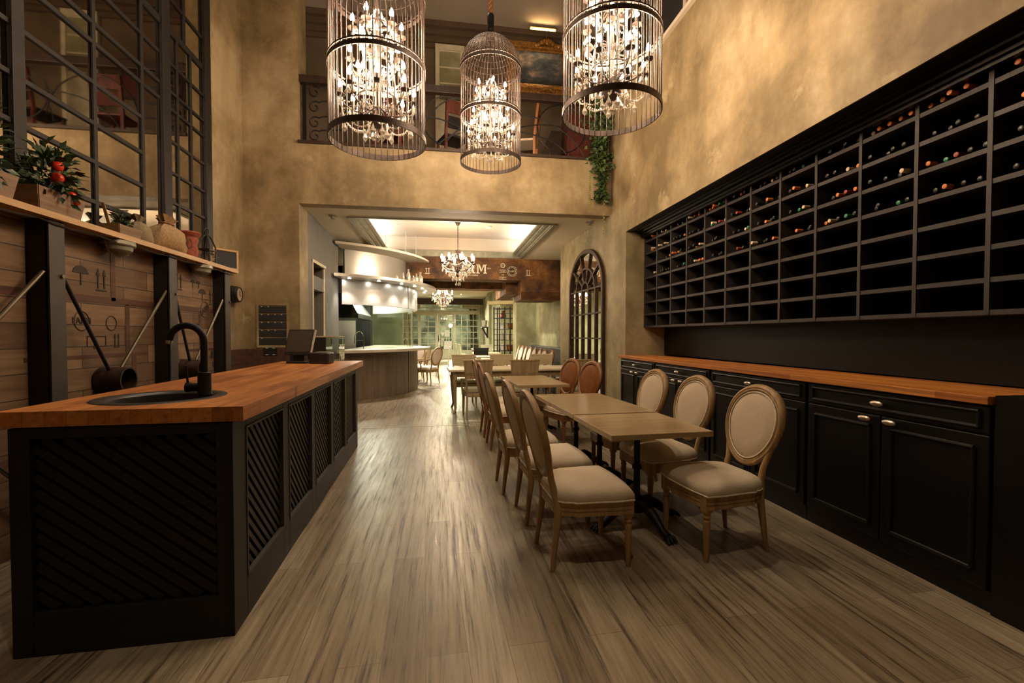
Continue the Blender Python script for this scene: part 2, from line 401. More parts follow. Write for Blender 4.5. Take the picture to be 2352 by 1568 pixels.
f = MB(); f.box(-2.21, -2.185, 8.17, 8.22, 0, 2.74); f.box(-2.24, -2.215, 9.03, 9.08, 0, 2.74); f.box(-2.24, -2.19, 8.17, 9.08, 2.70, 2.75); f.box(-2.405, -2.395, 8.60, 8.62, 0, 2.3)
struct('door_frame', f, 'white', d2, smooth=0)
struct('wall_balcony', MB().box(-2.2, 2.9, 7.5, 7.72, 3.49, 4.41), 'plaster', smooth=0)
struct('trim_2', MB().box(-2.2, 2.88, 7.46, 7.76, 4.41, 4.45), 'darkwood', smooth=0)
struct('floor_balcony', MB().box(-3.0, 3.6, 7.72, 9.1, 4.2, 4.4), 'darkwood', smooth=0)
struct('wall_upper', MB().box(-3.2, 4.4, 8.95, 9.15, 4.4, 7.3), 'taupe', smooth=0)
cr = MB()
for k, (dy, z0, z1) in enumerate(((.05, 6.92, 7.0), (.10, 7.0, 7.1), (.17, 7.1, 7.2), (.26, 7.2, 7.3))): cr.box(-3.2, 4.4, 8.95 - dy, 8.95, z0, z1)
struct('trim_3', cr, 'taupe2', smooth=0)
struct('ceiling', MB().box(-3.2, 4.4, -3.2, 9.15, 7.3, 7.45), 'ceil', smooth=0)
# right side: bulkhead over the wine rack, recess and the mirror wall
struct('wall_right', MB().box(2.85, 3.7, -3, 6.85, 3.08, 5.25).box(2.85, 3.7, 6.85, 8.95, 3.49, 5.25), 'plaster', smooth=0)
struct('wall_upper_right', MB().box(3.3, 3.5, -3, 8.95, 5.25, 7.3), 'sage', smooth=0)
struct('trim_4', MB().box(2.80, 3.3, -3, 8.9, 5.25, 5.30), 'white', smooth=0)
uw = struct('window_1', MB().box(3.27, 3.29, 4.2, 8.2, 5.5, 7.1), 'slate', smooth=0)
fm = MB()
for y in (4.2, 5.0, 5.8, 6.6, 7.4, 8.2): fm.box(3.22, 3.29, y - .04, y + .04, 5.4, 7.15)
fm.box(3.22, 3.29, 4.2, 8.2, 5.42, 5.5).box(3.22, 3.29, 4.2, 8.2, 7.08, 7.16)
struct('window_frame', fm, 'white', uw, smooth=0)
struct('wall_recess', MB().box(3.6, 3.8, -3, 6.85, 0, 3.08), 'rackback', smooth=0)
w = MB(); X1 = 2.85 - 3.5 * math.tan(RB)
w.hexa([(2.85, 6.85, 0), (3.8, 6.85, 0), (X1, 10.35, 0), (3.8, 10.35, 0), (2.85, 6.85, 3.49), (3.8, 6.85, 3.49), (X1, 10.35, 3.49), (3.8, 10.35, 3.49)])
struct('wall_mirror', w, 'olive', smooth=0)
# dining room walls
struct('wall_alcove', MB().box(3.35, 3.55, 10.35, 16.3, 0, 3.8), 'sage', smooth=0)
struct('wall_column', MB().box(2.62, 3.55, 16.3, 17.1, 0, 3.8), 'sage', smooth=0)
struct('wall_niche', MB().box(3.2, 3.55, 17.1, 20.0, 0, 3.8).box(2.5, 3.4, 20.0, 21.2, 0, 3.8), 'sage', smooth=0)
struct('wall_far_right', MB().box(2.55, 2.8, 21.2, 24.2, 0, 3.8).box(2.42, 2.8, 24.2, 25.4, 0, 3.8).box(2.52, 2.8, 25.4, 29, 0, 3.8), 'sage', smooth=0)
struct('wall_far_left', MB().box(-3.5, -3.3, 15.8, 29, 0, 3.8), 'sage', smooth=0)
struct('wall_galley', MB().box(-6.4, -1.35, 15.8, 16.0, 0, 3.8), 'greenwall', smooth=0)
struct('wall_galley_left', MB().box(-6.5, -6.3, 8, 16, 0, 3.8), 'greenwall', smooth=0)
struct('wall_galley_front', MB().box(-6.4, -2.44, 10.1, 10.3, 0, 3.8), 'greenwall', smooth=0)
# ceilings of the dining room: a soffit with a lit tray, then a second one
s = MB(); s.box(-6.4, -1.62, 7.72, 12.1, 3.49, 3.62).box(2.08, 3.6, 7.72, 12.1, 3.49, 3.62).box(-1.62, 2.08, 7.72, 8.22, 3.49, 3.62).box(-1.62, 2.08, 11.9, 12.1, 3.49, 3.62)
struct('ceiling_soffit', s, 'white', smooth=0)
struct('ceiling_tray', MB().box(-2.3, 2.8, 7.72, 12.1, 3.98, 4.08).box(-2.3, -2.2, 7.72, 12.1, 3.62, 3.98).box(2.7, 2.8, 7.72, 12.1, 3.62, 3.98).box(-2.2, 2.7, 7.72, 7.8, 3.62, 3.98).box(-2.2, 2.7, 12.0, 12.1, 3.62, 3.98), 'tray', smooth=0)
c = MB()
for k, (z0, z1) in enumerate(((3.472, 3.52), (3.52, 3.57), (3.57, 3.625))):
    for sgn, x in ((1, -1.62), (-1, 2.08)):
        for e, (p0, p1) in enumerate(((-.02, .06 + .085 * k), (.06 + .085 * k, .085 + .085 * k))):
            xa, xb = x + sgn * p0, x + sgn * p1; c.box(min(xa, xb), max(xa, xb), 8.225, 11.895, z0 + .018 * e, z1)
    c.box(-1.62, 2.08, 8.2, 8.245, z0, z1); c.box(-1.62, 2.08, 11.87, 11.92, z0, z1)
struct('trim_5', c, 'ringgrey', smooth=0)
for sd_, xa, xb in (('left', -1.60, -1.47), ('right', 1.93, 2.06)): tag(MB().box(xa, xb, 8.3, 11.85, 3.627, 3.637).build('led_strip', 'led', smooth=0), 'white light strip hidden in the %s cove of the tray ceiling' % sd_, 'light strip')

struct('ceiling_dining', MB().box(-6.4, 3.6, 12.1, 29, 3.75, 3.9), 'white', smooth=0)
# the far facade and what is beyond it
FY = 29.0
w = MB(); w.box(-3.5, 3, FY, FY + .2, 3.40, 3.9).box(2.3, 2.7, FY, FY + .2, 0, 3.4).box(-3.5, -2.7, FY, FY + .2, 0, 3.4)
for x0, x1 in ((-2.7, -1.4), (1.2, 2.3)): w.hexa([(x0, FY, 3.1), (x1, FY, 3.1), (x0, FY + .2, 3.1), (x1, FY + .2, 3.1), (x0, FY, 3.4), (x1, FY, 3.4), (x0, FY + .2, 3.4), (x1, FY + .2, 3.4)])
struct('wall_front', w, 'redwood' if 0 else 'sage', smooth=0)
struct('trim_6', MB().box(-3.3, 2.52, FY - .06, FY, 3.38, 3.75), 'darkwood', smooth=0)
def glazing(name, x0, x1, z0, z1, nx, nz, fw=.055, mw=.022, kick=0., m='fram', depth=.06):
    fr = MB(); y0, y1 = FY - .02, FY - .02 + depth
    fr.box(x0, x0 + fw, y0, y1, z0, z1).box(x1 - fw, x1, y0, y1, z0, z1).box(x0 + fw, x1 - fw, y0, y1, z1 - fw, z1).box(x0 + fw, x1 - fw, y0, y1, z0, z0 + max(fw, kick))
    zb = z0 + max(fw, kick)
    for i in range(1, nx): x = x0 + fw + (x1 - x0 - 2 * fw) * i / nx; fr.box(x - mw, x + mw, y0 + .01, y1 - .01, zb, z1 - fw)
    for i in range(1, nz): z = zb + (z1 - fw - zb) * i / nz; fr.box(x0 + fw, x1 - fw, y0 + .012, y1 - .012, z - mw, z + mw)
    o = struct(name, fr, m, smooth=0)
    struct('pane', MB().box(x0 + fw, x1 - fw, FY + .005, FY + .013, zb, z1 - fw), 'pane', o, smooth=0); return o
glazing('window_2', -2.7, -1.5, .0, 2.82, 3, 6, kick=.5)
dl = glazing('door_3', -1.5, -.36, 0, 2.82, 2, 6, fw=.13, kick=.55)
dr = glazing('door_1', -.34, .72, 0, 2.82, 2, 6, fw=.13, kick=.55)
struct('door_handle', MB().cyl((-.28, FY - .08, 1.05), (-.28, FY - .08, 1.45), .02), 'iron', dr)
glazing('window_3', .74, 2.3, .45, 2.82, 4, 6)
struct('wall_sill', MB().box(.74, 2.3, FY - .02, FY + .15, 0, .45), 'fram', smooth=0)
struct('trim_7', MB().box(-2.7, 2.3, FY - .05, FY + .05, 2.82, 2.95), 'fram', smooth=0)
glazing('window_4', -2.7, 2.3, 2.95, 3.4, 12, 2, m='fram')
struct('wall_outside', MB().box(-9, 9, 34, 34.1, -.1, 6).box(-9, 9, 29.3, 34, -.2, -.1), 'night', smooth=0)
DS = (('shop notice white paper square on the right glass door', .24, 1.56, .30, .40, 'pvc'), ('heart shaped pale sticker on the glass door', -.03, 1.52, .2, .26, 'letter'), ('upper small white notice at left edge of glass door', -.26, 1.32, .14, .24, 'pvc'),
      ('lower small white notice at left edge of glass door', -.26, .98, .15, .36, 'pvc'), ('pale green notice low on the glass door', -.04, 1.0, .2, .5, 'fram'), ('wide white poster low on the right of the glass door', .28, .82, .5, .5, 'pvc'))
for lb, x, z, w_, h_, m in DS:
    p = MB()
    if 'heart' in lb: p.prism([(0, -.13), (.1, .02), (.1, .09), (.05, .13), (0, .08), (-.05, .13), (-.1, .09), (-.1, .02)], lambda a, b: (x + a, FY - .028, z + b), lambda a, b: (x + a, FY - .022, z + b))
    else: p.box(x - w_ / 2, x + w_ / 2, FY - .028, FY - .022, z - h_ / 2, z + h_ / 2)
    tag(p.build('door_notice', m, smooth=0), lb, 'notice', 'papers stuck on the glass door')
for lb, x0, x1 in (('gathered taupe curtain at the left end of the glazed front', -2.6, -2.05), ('gathered taupe curtain at the right end of the glazed front', 1.62, 2.12)):
    cu = MB(); n = 46
    for side in (0,):
        top = [(x0 + (x1 - x0) * i / n, FY + .15 + .035 * sin(i * 1.25), 3.3) for i in range(n + 1)]
        mid = [((x0 + x1) / 2 + (p[0] - (x0 + x1) / 2) * .75 + (.06 if x0 > 0 else -.06), p[1], 1.7) for p in top]
        bot = [(p[0] * 1 + (.1 if x0 > 0 else -.1), p[1], .46) for p in top]
        V = top + mid + bot; m_ = n + 1
        cu.add(V, [(r * m_ + i, r * m_ + i + 1, (r + 1) * m_ + i + 1, (r + 1) * m_ + i) for r in range(2) for i in range(n)])
    o = cu.build('curtain', 'curtain', smooth=60); sm = o.modifiers.new('thickness', 'SOLIDIFY'); sm.thickness = .012
    tag(o, lb, 'curtain', 'curtains at the glazed front')

# crate print wallpaper under the mirror, with its printed frames and symbols
wp = struct('wall_bar', MB().box(-3.0, -2.78, -3, 6.22, 0, 2.235), 'paper', smooth=0)
XW = -2.78
fr = MB()
def fbar(y0, z0, y1, z1, w_=.055):
    y0, y1 = min(y0, 6.19), min(y1, 6.19)
    if y0 == y1 == 6.19: return
    fr.box(XW, XW + .003, min(y0, y1) - (w_ / 2 if y0 == y1 else 0), max(y0, y1) + (w_ / 2 if y0 == y1 else 0), min(z0, z1) - (w_ / 2 if z0 == z1 else 0), max(z0, z1) + (w_ / 2 if z0 == z1 else 0))
for yb in (-.4, 1.55, 3.5, 5.45):
    fbar(yb, 1.74, yb + 1.95, 1.74); fbar(yb + .85, 1.74, yb + .85, 2.2); fbar(yb + .3, 1.30, yb + .3, 1.72); fbar(yb + 1.02, 1.30, yb + 1.02, 1.72); fbar(yb, 1.28, yb + 1.3, 1.28, .03)
    fbar(yb, .62, yb + 1.95, .62); fbar(yb + .2, 0, yb + .2, .6); fbar(yb + 1.1, 0.64, yb + 1.1, 1.26)
struct('printed_frame', fr, 'crateframe', wp, smooth=0)
ik = MB()
def ibox(y0, y1, z0, z1): ik.box(XW, XW + .0045, y0, y1, z0, z1)
def iarrows(y, z, h=.16):
    for dy in (0, h * .42):
        ibox(y + dy - h * .05, y + dy + h * .05, z, z + h * .7)
        ik.prism([(-h * .14, h * .66), (h * .14, h * .66), (0, h)], lambda a, b: (XW, y + dy + a, z + b), lambda a, b: (XW + .0045, y + dy + a, z + b))
    ibox(y - h * .15, y + h * .57, z - h * .12, z - h * .05)
def iumb(y, z, h=.13):
    ik.prism([(h * .6 * cos(t), h * .55 + h * .45 * sin(t)) for t in [pi * i / 10 for i in range(11)]], lambda a, b: (XW, y + a, z + b), lambda a, b: (XW + .0045, y + a, z + b)); ibox(y - .005, y + .005, z - .02, z + h * .55)
def iring(y, z, r):
    P = arc((y, z), r, 0, 2 * pi, 28, lambda a, b: (XW + .002, a, b))[:-1]; ik.tube(P, .004, 4, closed=True)
for yb in (1.55, 3.5, 5.3):
    iarrows(yb + .68, 1.83); iumb(yb + .5, 1.86)
iring(4.0, 1.56, .075); iring(4.32, 1.55, .06); iring(5.85, 1.75, .09); iarrows(4.36, 1.36, .1); ibox(4.12, 4.14, 1.34, 1.43); iarrows(5.3, 1.95, .15); iumb(5.6, 2.0, .07); iumb(5.72, 2.0, .07)
P0 = [(4.05, 1.36), (4.25, 1.36), (4.25, 1.44), (4.05, 1.44)]
ik.tube([(XW + .002, a, b) for a, b in P0], .004, 4, closed=True); ibox(5.62, 5.72, 1.50, 1.58); ibox(5.98, 6.06, 1.17, 1.26); ibox(6.02, 6.06, 1.06, 1.13); iarrows(5.25, 1.06, .1); iarrows(2.3, .72, .22)
struct('printed_symbol', ik, 'ink', wp, smooth=0)
text_part('FARM', .075, (XW + .004, 4.0, 1.56), (pi / 2, 0, pi / 2), 'ink', wp, 'printed_word')
text_part('FARM', .085, (XW + .004, 5.85, 1.75), (pi / 2, -.5, pi / 2), 'ink', wp, 'printed_word')
struct('trim_8', MB().box(-3.0, -2.2, 7.485, 7.5, 0, 1.24).box(-3.0, -2.985, 6.22, 7.49, 0, 1.24), 'crateframe', smooth=0)
# the rusted beam with the stencilled name
bm = struct('beam', MB().box(-1.25, 3.35, 12.1, 12.75, 2.93, 3.749).box(2.08, 3.35, 12.1, 12.75, 2.62, 2.93).hexa([(2.1, 12.25, 2.42), (3.2, 12.25, 2.42), (2.1, 13.4, 2.42), (3.2, 13.4, 2.42), (2.08, 12.1, 2.62), (3.35, 12.1, 2.62), (2.08, 13.5, 2.62), (3.35, 13.5, 2.62)]), 'rust', smooth=0)
struct('beam_rear', MB().box(-1.25, 2.2, 13.5, 14.1, 2.82, 3.76).box(1.75, 2.15, 12.75, 15.2, 2.62, 3.76), 'rust', smooth=0)
def glyph(polys, x, z, s): 
    g = MB()
    for p in polys: g.prism([(a, b) for a, b in p], lambda a, b: (x + a * s, 12.1, z + b * s), lambda a, b: (x + a * s, 12.094, z + b * s))
    return g
def bx_(a, b, c_, d): return [(a, c_), (b, c_), (b, d), (a, d)]
GL = {'F': [bx_(0, .5, 0, .1), bx_(.12, .34, .1, .9), bx_(0, .7, .9, 1), bx_(.6, .7, .7, .9), bx_(.34, .55, .45, .55), bx_(.5, .58, .38, .62)],
      'A': [bx_(-.05, .3, 0, .1), bx_(.5, .9, 0, .1), [(.05, .1), (.2, .1), (.45, 1), (.3, 1)], [(.55, .1), (.78, .1), (.52, 1), (.3, 1)], bx_(.2, .6, .3, .4)],
      'R': [bx_(0, .42, 0, .1), bx_(.1, .3, .1, .9), bx_(0, .65, .9, 1), bx_(.55, .75, .55, .92), bx_(.3, .65, .46, .56), [(.42, .46), (.6, .46), (.78, .1), (.58, .1)], bx_(.55, .88, 0, .1)],
      'M': [bx_(-.02, .34, 0, .1), bx_(.76, 1.14, 0, .1), bx_(.08, .22, .1, 1), bx_(.86, 1.04, .1, 1), bx_(-.02, .2, .9, 1), bx_(.9, 1.14, .9, 1), [(.2, 1), (.36, 1), (.62, .3), (.5, .15)], [(.74, 1), (.9, 1), (.62, .3), (.5, .15)]]}
xx = .22
for ch, wd in (('F', .78), ('A', .98), ('R', .98), ('M', 1.1)):
    g = glyph(GL[ch], xx, 3.085, .24); o = g.build('stencil_letter', 'letter', bm, smooth=0); xx += wd * .24
text_part('2014', .055, (1.21, 12.095, 3.22), (pi / 2, 0, 0), 'letter', bm, 'stencil_word')
text_part('MEDITERRANEAN CUISINE', .05, (.62, 12.095, 3.035), (pi / 2, 0, 0), 'letter', bm, 'stencil_word')
def beam_arrows(x, z, h):
    g = MB()
    for dx in (0, h * .5):
        g.box(x + dx - .008, x + dx + .008, 12.094, 12.1, z, z + h * .8); g.prism([(-.03, h * .75), (.03, h * .75), (0, h)], lambda a, b: (x + dx + a, 12.1, z + b), lambda a, b: (x + dx + a, 12.094, z + b))
    g.box(x - .03, x + h * .5 + .03, 12.094, 12.1, z - .03, z - .01); return g
for x in (-.43, 2.24): beam_arrows(x, 3.08, .13).build('stencil_symbol', 'letter', bm, smooth=0)
g = MB()
for (x, z, r) in ((1.83, 3.16, .135), (1.83, 3.16, .10), (1.58, 3.31, .06), (1.58, 3.31, .045), (1.58, 3.04, .0)):
    if r: g.tube(arc((x, z), r, 0, 2 * pi, 32, lambda a, b: (a, 12.097, b))[:-1], .0055, 4, closed=True)
g.tube([(1.49, 12.097, 3.12), (1.67, 12.097, 3.12), (1.67, 12.097, 3.19), (1.49, 12.097, 3.19)], .005, 4, closed=True)
g.tube([(1.49, 12.097, 2.94), (1.67, 12.097, 2.94), (1.67, 12.097, 3.0), (1.49, 12.097, 3.0)], .005, 4, closed=True)
g.build('stencil_stamp', 'letter', bm, smooth=0)
text_part('FARM', .062, (1.83, 12.095, 3.16), (pi / 2, 0, 0), 'letter', bm, 'stencil_word')
text_part('SCAN', .05, (1.58, 12.095, 3.155), (pi / 2, 0, 0), 'letter', bm, 'stencil_word')
text_part('372', .05, (1.58, 12.095, 3.06), (pi / 2, 0, 0), 'letter', bm, 'stencil_word')
text_part('1001', .04, (1.58, 12.095, 2.97), (pi / 2, 0, 0), 'letter', bm, 'stencil_word')
text_part('27', .045, (1.58, 12.095, 3.31), (pi / 2, 0, 0), 'letter', bm, 'stencil_word')

# ------------------------------------------------------------------ bar counter
BA = radians(1.66); BO = (-.997, 2.338, 0)
def bl(x, y, z=0): return (BO[0] + x * cos(BA) - y * sin(BA), BO[1] + x * sin(BA) + y * cos(BA), z)
bar = thing('bar_counter', 'charcoal bar counter with slanted lattice panels under an orange wood worktop', 'bar counter', BO, BA)
PN = [(.16, .76), (.88, 1.48), (1.60, 2.20), (2.32, 2.92), (3.04, 3.66)]
b = MB(); b.box(-.87, -.05, .07, 3.76, .12, 1.0); b.build('carcass', 'black', bar, smooth=0)
fr = MB(); ys = [0] + [v for p in PN for v in p] + [3.80]
for i in range(0, len(ys), 2): fr.box(-.05, 0, ys[i], ys[i + 1], 0, 1.035)
for p in PN: fr.box(-.05, 0, p[0], p[1], 0, .21).box(-.05, 0, p[0], p[1], .985, 1.035)
fr.build('front_frame', 'barblack', bar, smooth=0, bevel=.003)
fr = MB(); fr.box(-.91, -.83, -.0, .05, 0, 1.035).box(-.075, -.001, -.0, .05, 0, 1.035).box(-.83, -.075, 0, .05, 0, .2).box(-.83, -.075, 0, .05, .985, 1.035)
fr.build('end_frame', 'barblack', bar, smooth=0, bevel=.003)
MB().box(-.91, -.87, .05, 3.8, 0, 1.035).build('back_panel', 'black', bar, smooth=0)
MB().box(-.87, -.05, 3.76, 3.8, 0, 1.035).build('far_panel', 'barblack', bar, smooth=0)
def slats(u0, u1, z0, z1, fn, pitch=.067, slope=.72, dpt=.022, wd=.026):
    g = MB(); L = (u1 - u0)
    c = z0
    k = z0 - 0.0
    while k < z1 + slope * L:
        # line z = k - slope*(u-u0)
        pts = []
        ua = u0 if k <= z1 else u0 + (k - z1) / slope; za = min(k, z1)
        ub = u0 + (k - z0) / slope; zb = z0
        if ub > u1: ub = u1; zb = k - slope * (u1 - u0)
        if ub - ua > .012:
            d = Vector((ub - ua, zb - za)).normalized(); nrm = Vector((-d.y, d.x)) * wd / 2
            P = [(ua + nrm.x, za + nrm.y), (ua - nrm.x, za - nrm.y), (ub - nrm.x, zb - nrm.y), (ub + nrm.x, zb + nrm.y)]
            g.prism(P, lambda a, b_: fn(a, b_, 0), lambda a, b_: fn(a, b_, dpt))
        k += pitch
    return g
for p in PN:
    slats(p[0] + .004, p[1] - .004, .214, .981, lambda a, z, d: (-.042 + d, a, z), slope=1.0).build('lattice_panel', 'barblack', bar, smooth=0)
    t = MB(); e = .012
    t.box(-.02, .004, p[0], p[1], .21, .21 + e).box(-.02, .004, p[0], p[1], .985 - e, .985).box(-.02, .004, p[0], p[0] + e, .21, .985).box(-.02, .004, p[1] - e, p[1], .21, .985)
    t.build('panel_moulding', 'steelgrey', bar, smooth=0)
slats(-.826, -.08, .205, .98, lambda a, z, d: (a, .042 - d, z), pitch=.067, slope=.8, wd=.036).build('end_lattice_panel', 'barblack', bar, smooth=0)
# worktop with a round cut-out
wt = MB(); cx_, cy_, cr_ = -.515, .425, .262; n = 48
x0, x1, y0, y1 = -.96, .05, -.005, 3.985
outer = []
circ = [(cx_ + cr_ * cos(2 * pi * i / n), cy_ + cr_ * sin(2 * pi * i / n)) for i in range(n)]
sq0, sq1, sq2, sq3 = cx_ - .40, cx_ + .40, cy_ - .40, cy_ + .40
def sqp(i):
    t = 2 * pi * i / n; m_ = max(abs(cos(t)), abs(sin(t))); return (cx_ + .40 * cos(t) / m_, cy_ + .40 * sin(t) / m_)
sq = [sqp(i) for i in range(n)]
V = []; Fc = []
for z in (1.11, 1.04):
    V += [(p[0], p[1], z) for p in circ] + [(p[0], p[1], z) for p in sq]
for i in range(n):
    j = (i + 1) % n; Fc.append((i, n + i, n + j, j)); Fc.append((2 * n + i, 2 * n + j, 3 * n + j, 3 * n + i)); Fc.append((i, j, 2 * n + j, 2 * n + i))
wt.add(V, Fc)
def slabpart(a, b_, c_, d): wt.box(a, b_, c_, d, 1.04, 1.11)
slabpart(x0, sq0, y0, sq3); slabpart(sq1, x1, y0, sq3); slabpart(sq0, sq1, y0, sq2); slabpart(x0, x1, sq3, y1)
wo = wt.build('bar_worktop', 'top', None, smooth=0, loc=BO, rot=(0, 0, BA))
tag(wo, 'thick orange butcher block worktop on the black bar counter', 'worktop')
sk = thing('bar_sink', 'round black sink set into the near end of the bar worktop', 'sink', bl(cx_, cy_, 1.11), BA)
MB().lathe([(.24, -.01), (.252, .003), (.262, .0055), (.298, .005), (.305, .001), (.305, .0002), (.259, .0002), (.25, -.02), (.235, -.15), (.05, -.165), (.045, -.155), (.222, -.14), (.24, -.01)], n=56, caps=False).build('basin', 'plastic', sk)
MB().lathe([(.04, -.158), (.045, -.156), (.03, -.154)], n=20).build('drain', 'chrome', sk)
tp = bl(-.375 + .064, .44, 1.1155)
fa = thing('bar_faucet', 'matt black gooseneck faucet on the bar sink rim', 'faucet', tp, 0)
MB().lathe([(.034, 0), (.036, .004), (.034, .012), (.033, .125), (.026, .13)], n=24).build('base', 'iron', fa)
path = [(0, 0, .12), (0, 0, .3)] + [(-.088 + .088 * cos(t), -.0, .3 + .088 * sin(t)) for t in [pi * i / 14 for i in range(1, 13)]]
e = path[-1]; path.append((e[0] - .008, e[1], e[2] - .03))
MB().tube(path, .0185, 14).build('spout', 'iron', fa)
MB().cyl(path[-1], (path[-1][0] - .004, 0, path[-1][2] - .02), .0155, n=14).build('spout_tip', 'chrome', fa)
MB().cyl((0, 0, .045), (-.075, 0, .045), .023, n=18).cyl((-.075, 0, .045), (-.092, 0, .045), .028, n=18).build('valve', 'iron', fa)
MB().cyl((-.085, 0, .06), (-.09, -.01, .165), .0065, .0055, n=10).build('lever', 'iron', fa)

# till, printer, dark case behind the bar end
t = thing('cash_register', 'black touch screen till tilted on its stand at the far end of the bar', 'till', bl(-.62, 3.52, 1.11), radians(-14))
MB().box(-.12, .12, -.1, .1, 0, .03).build('base', 'plastic', t, bevel=.008)
MB().hexa([(-.07, -.03, .03), (.07, -.03, .03), (-.07, .05, .03), (.07, .05, .03), (-.07, -.02, .14), (.07, -.02, .14), (-.07, .04, .16), (.07, .04, .16)]).build('stand', 'plastic', t)
tilt = (radians(-22), 0, 0)
so = MB().box(-.165, .165, -.016, .016, .0, .33).build('screen_housing', 'plastic', t, bevel=.006, loc=(0, -.06, .10), rot=tilt)
MB().box(-.148, .148, -.019, -.0165, .035, .31).build('screen', 'screen', so, smooth=0)
MB().box(.165, .173, -.012, .018, .01, .325).build('pale_side_edge', 'paleedge', so, smooth=0)['label'] = 'pale right edge of the till screen'
t = thing('receipt_printer', 'squat black receipt printer beside the till on the bar', 'printer', bl(-.345, 3.40, 1.11), radians(-12))
MB().box(-.12, .12, -.085, .085, 0, .135).build('body', 'plastic', t, bevel=.02, seg=3)
MB().box(-.07, .09, -.04, .075, .1355, .139).build('paper_cover', 'paleedge', t, smooth=0)
t = thing('display_case', 'dark cabinet with glass end standing behind the far end of the bar', 'cabinet', (-1.72, 6.72, 0), BA)
MB().box(-.33, .13, -.2, .2, 0, 1.42).build('body', 'plastic', t, smooth=0)
MB().box(.132, .30, -.2, .2, 1.1, 1.42).build('glass_end', 'pane', t, smooth=0)
MB().box(-.33, .30, -.205, .205, 1.421, 1.44).build('top_edge', 'paleedge', t, smooth=0)
MB().box(.132, .30, -.2, .2, 0, 1.098).build('lower_end', 'darksteel', t, smooth=0)

# ------------------------------------------------------------------ mirror over the shelf
m = thing('wall_mirror', 'large mirror divided by a black steel grid on the left wall', 'mirror', (-3.0, 0, 0))
MB().box(0, .018, 1.0, 6.44, 2.29, 5.85).build('mirror_glass', 'mirror', m, smooth=0)
def vb(y0, y1, z0=2.285, z1=5.85, d=.038, nm='upright'): MB().box(.019, d, y0, y1, z0, z1).build(nm, 'steel', m, smooth=0, bevel=.004)
vb(6.30, 6.45, d=.055); vb(5.42, 5.56, d=.055); vb(3.68, 3.78, d=.055); vb(1.9, 2.02, d=.055)
for y in (4.47, 5.11, 2.6, 3.2): vb(y - .02, y + .02, nm='glazing_bar')
for y in (5.73, 6.01): vb(y - .016, y + .016, z1=4.8, nm='glazing_bar')
vb(5.86, 5.9, 4.85, 5.8, nm='glazing_bar')
def hb(z, y0, y1, t_=.017): MB().box(.02, .036, y0, y1, z - t_, z + t_).build('glazing_bar', 'steel', m, smooth=0)
for z in (2.60, 2.945, 3.275): hb(z, 1.05, 5.12)
hb(3.625, 1.05, 5.12)
for z in (3.97, 4.14, 4.46, 5.16): hb(z, 1.05, 5.39)
for z in (2.925, 3.255, 3.60, 3.95, 4.14, 4.455, 5.165): hb(z, 5.56, 6.30, .014)
hb(4.805, 1.05, 6.30, .035); hb(5.82, 1.05, 6.30, .035)

# shelf, posts, braces, lamps
sh = thing('wall_shelf', 'long pine shelf running along the wall under the gridded mirror', 'shelf', (0, 0, 0))
MB().hexa([(-3.0, -1, 2.24), (-2.6, -1, 2.24), (-3.0, 6.42, 2.24), (-2.6, 6.33, 2.24), (-3.0, -1, 2.283), (-2.6, -1, 2.283), (-3.0, 6.42, 2.283), (-2.6, 6.33, 2.283)]).build('board', 'pinewood', sh, smooth=0)
MB().tube([(-2.63, .5 + .14 * i, 2.225 - .018 * abs(sin(i * .9))) for i in range(42)], .006, 6).build('cable', 'plastic', sh)
PT = [(2.02, 'black steel post left of the nearest one, mostly outside the picture', ''), (3.53, 'nearest black steel post carrying the shelf, beside the sink', 'nearest'), (4.90, 'middle black steel post carrying the shelf, behind the faucet', ''), (6.05, 'farthest black steel post, at the end of the shelf by the clock', '')]
for i, (y, lb, _) in enumerate(PT):
    p = thing('steel_post', lb, 'post', (-2.7, y, 0), 0, 'steel posts under the shelf')
    MB().box(-.079, -.069, 0, .13, 0, 2.238).box(-.069, .05, .055, .075, 0, 2.238).box(-.069, .038, 0, .0545, .0, 2.238).build('web', 'steel', p, smooth=0)
    MB().box(.05, .062, 0, .13, 0, 2.238).build('flange', 'steelgrey', p, smooth=0)  # lit face of the post put into its colour as a lighter grey
    for z in (1.86, .3): MB().cyl((.062, .1, z), (.075, .1, z), .014, n=8).build('bolt', 'rod', p)
MB().box(-.02, .066, -.001, .0, 0, .001) if 0 else None
for y, ya, yb, lb in ((4.19, 3.67, 4.90, 'crossed steel rods meeting in a pipe drum, beside the sink'), (5.36, 5.04, 6.05, 'crossed steel rods meeting in a pipe drum, behind the faucet'), (2.75, 2.1, 3.52, 'crossed steel rods at the left edge beside the nearest post')):
    p = thing('pipe_brace', lb, 'brace', (-2.68, y, 1.08), 0, 'crossed rod braces between the posts')
    MB().ring((0, 0, 0), .094, .108, -.09, .11, 40).build('drum', 'rustframe', p, rot=(0, pi / 2, 0))
    MB().ring((0, 0, 0), 0.001, .094, -.03, -.02, 32).build('drum_plate', 'iron', p, rot=(0, pi / 2, 0))
    for (yy, zz) in ((ya, .80), (yb, .80), (ya, -.78), (yb, -.78)):
        d = Vector((0, yy - y, zz)); s_ = d.normalized() * .1065
        MB().cyl((.0, s_.y, s_.z), (.01, yy - y, zz), .014, n=10).build('rod', 'rod' if yy > y else 'steel', p)
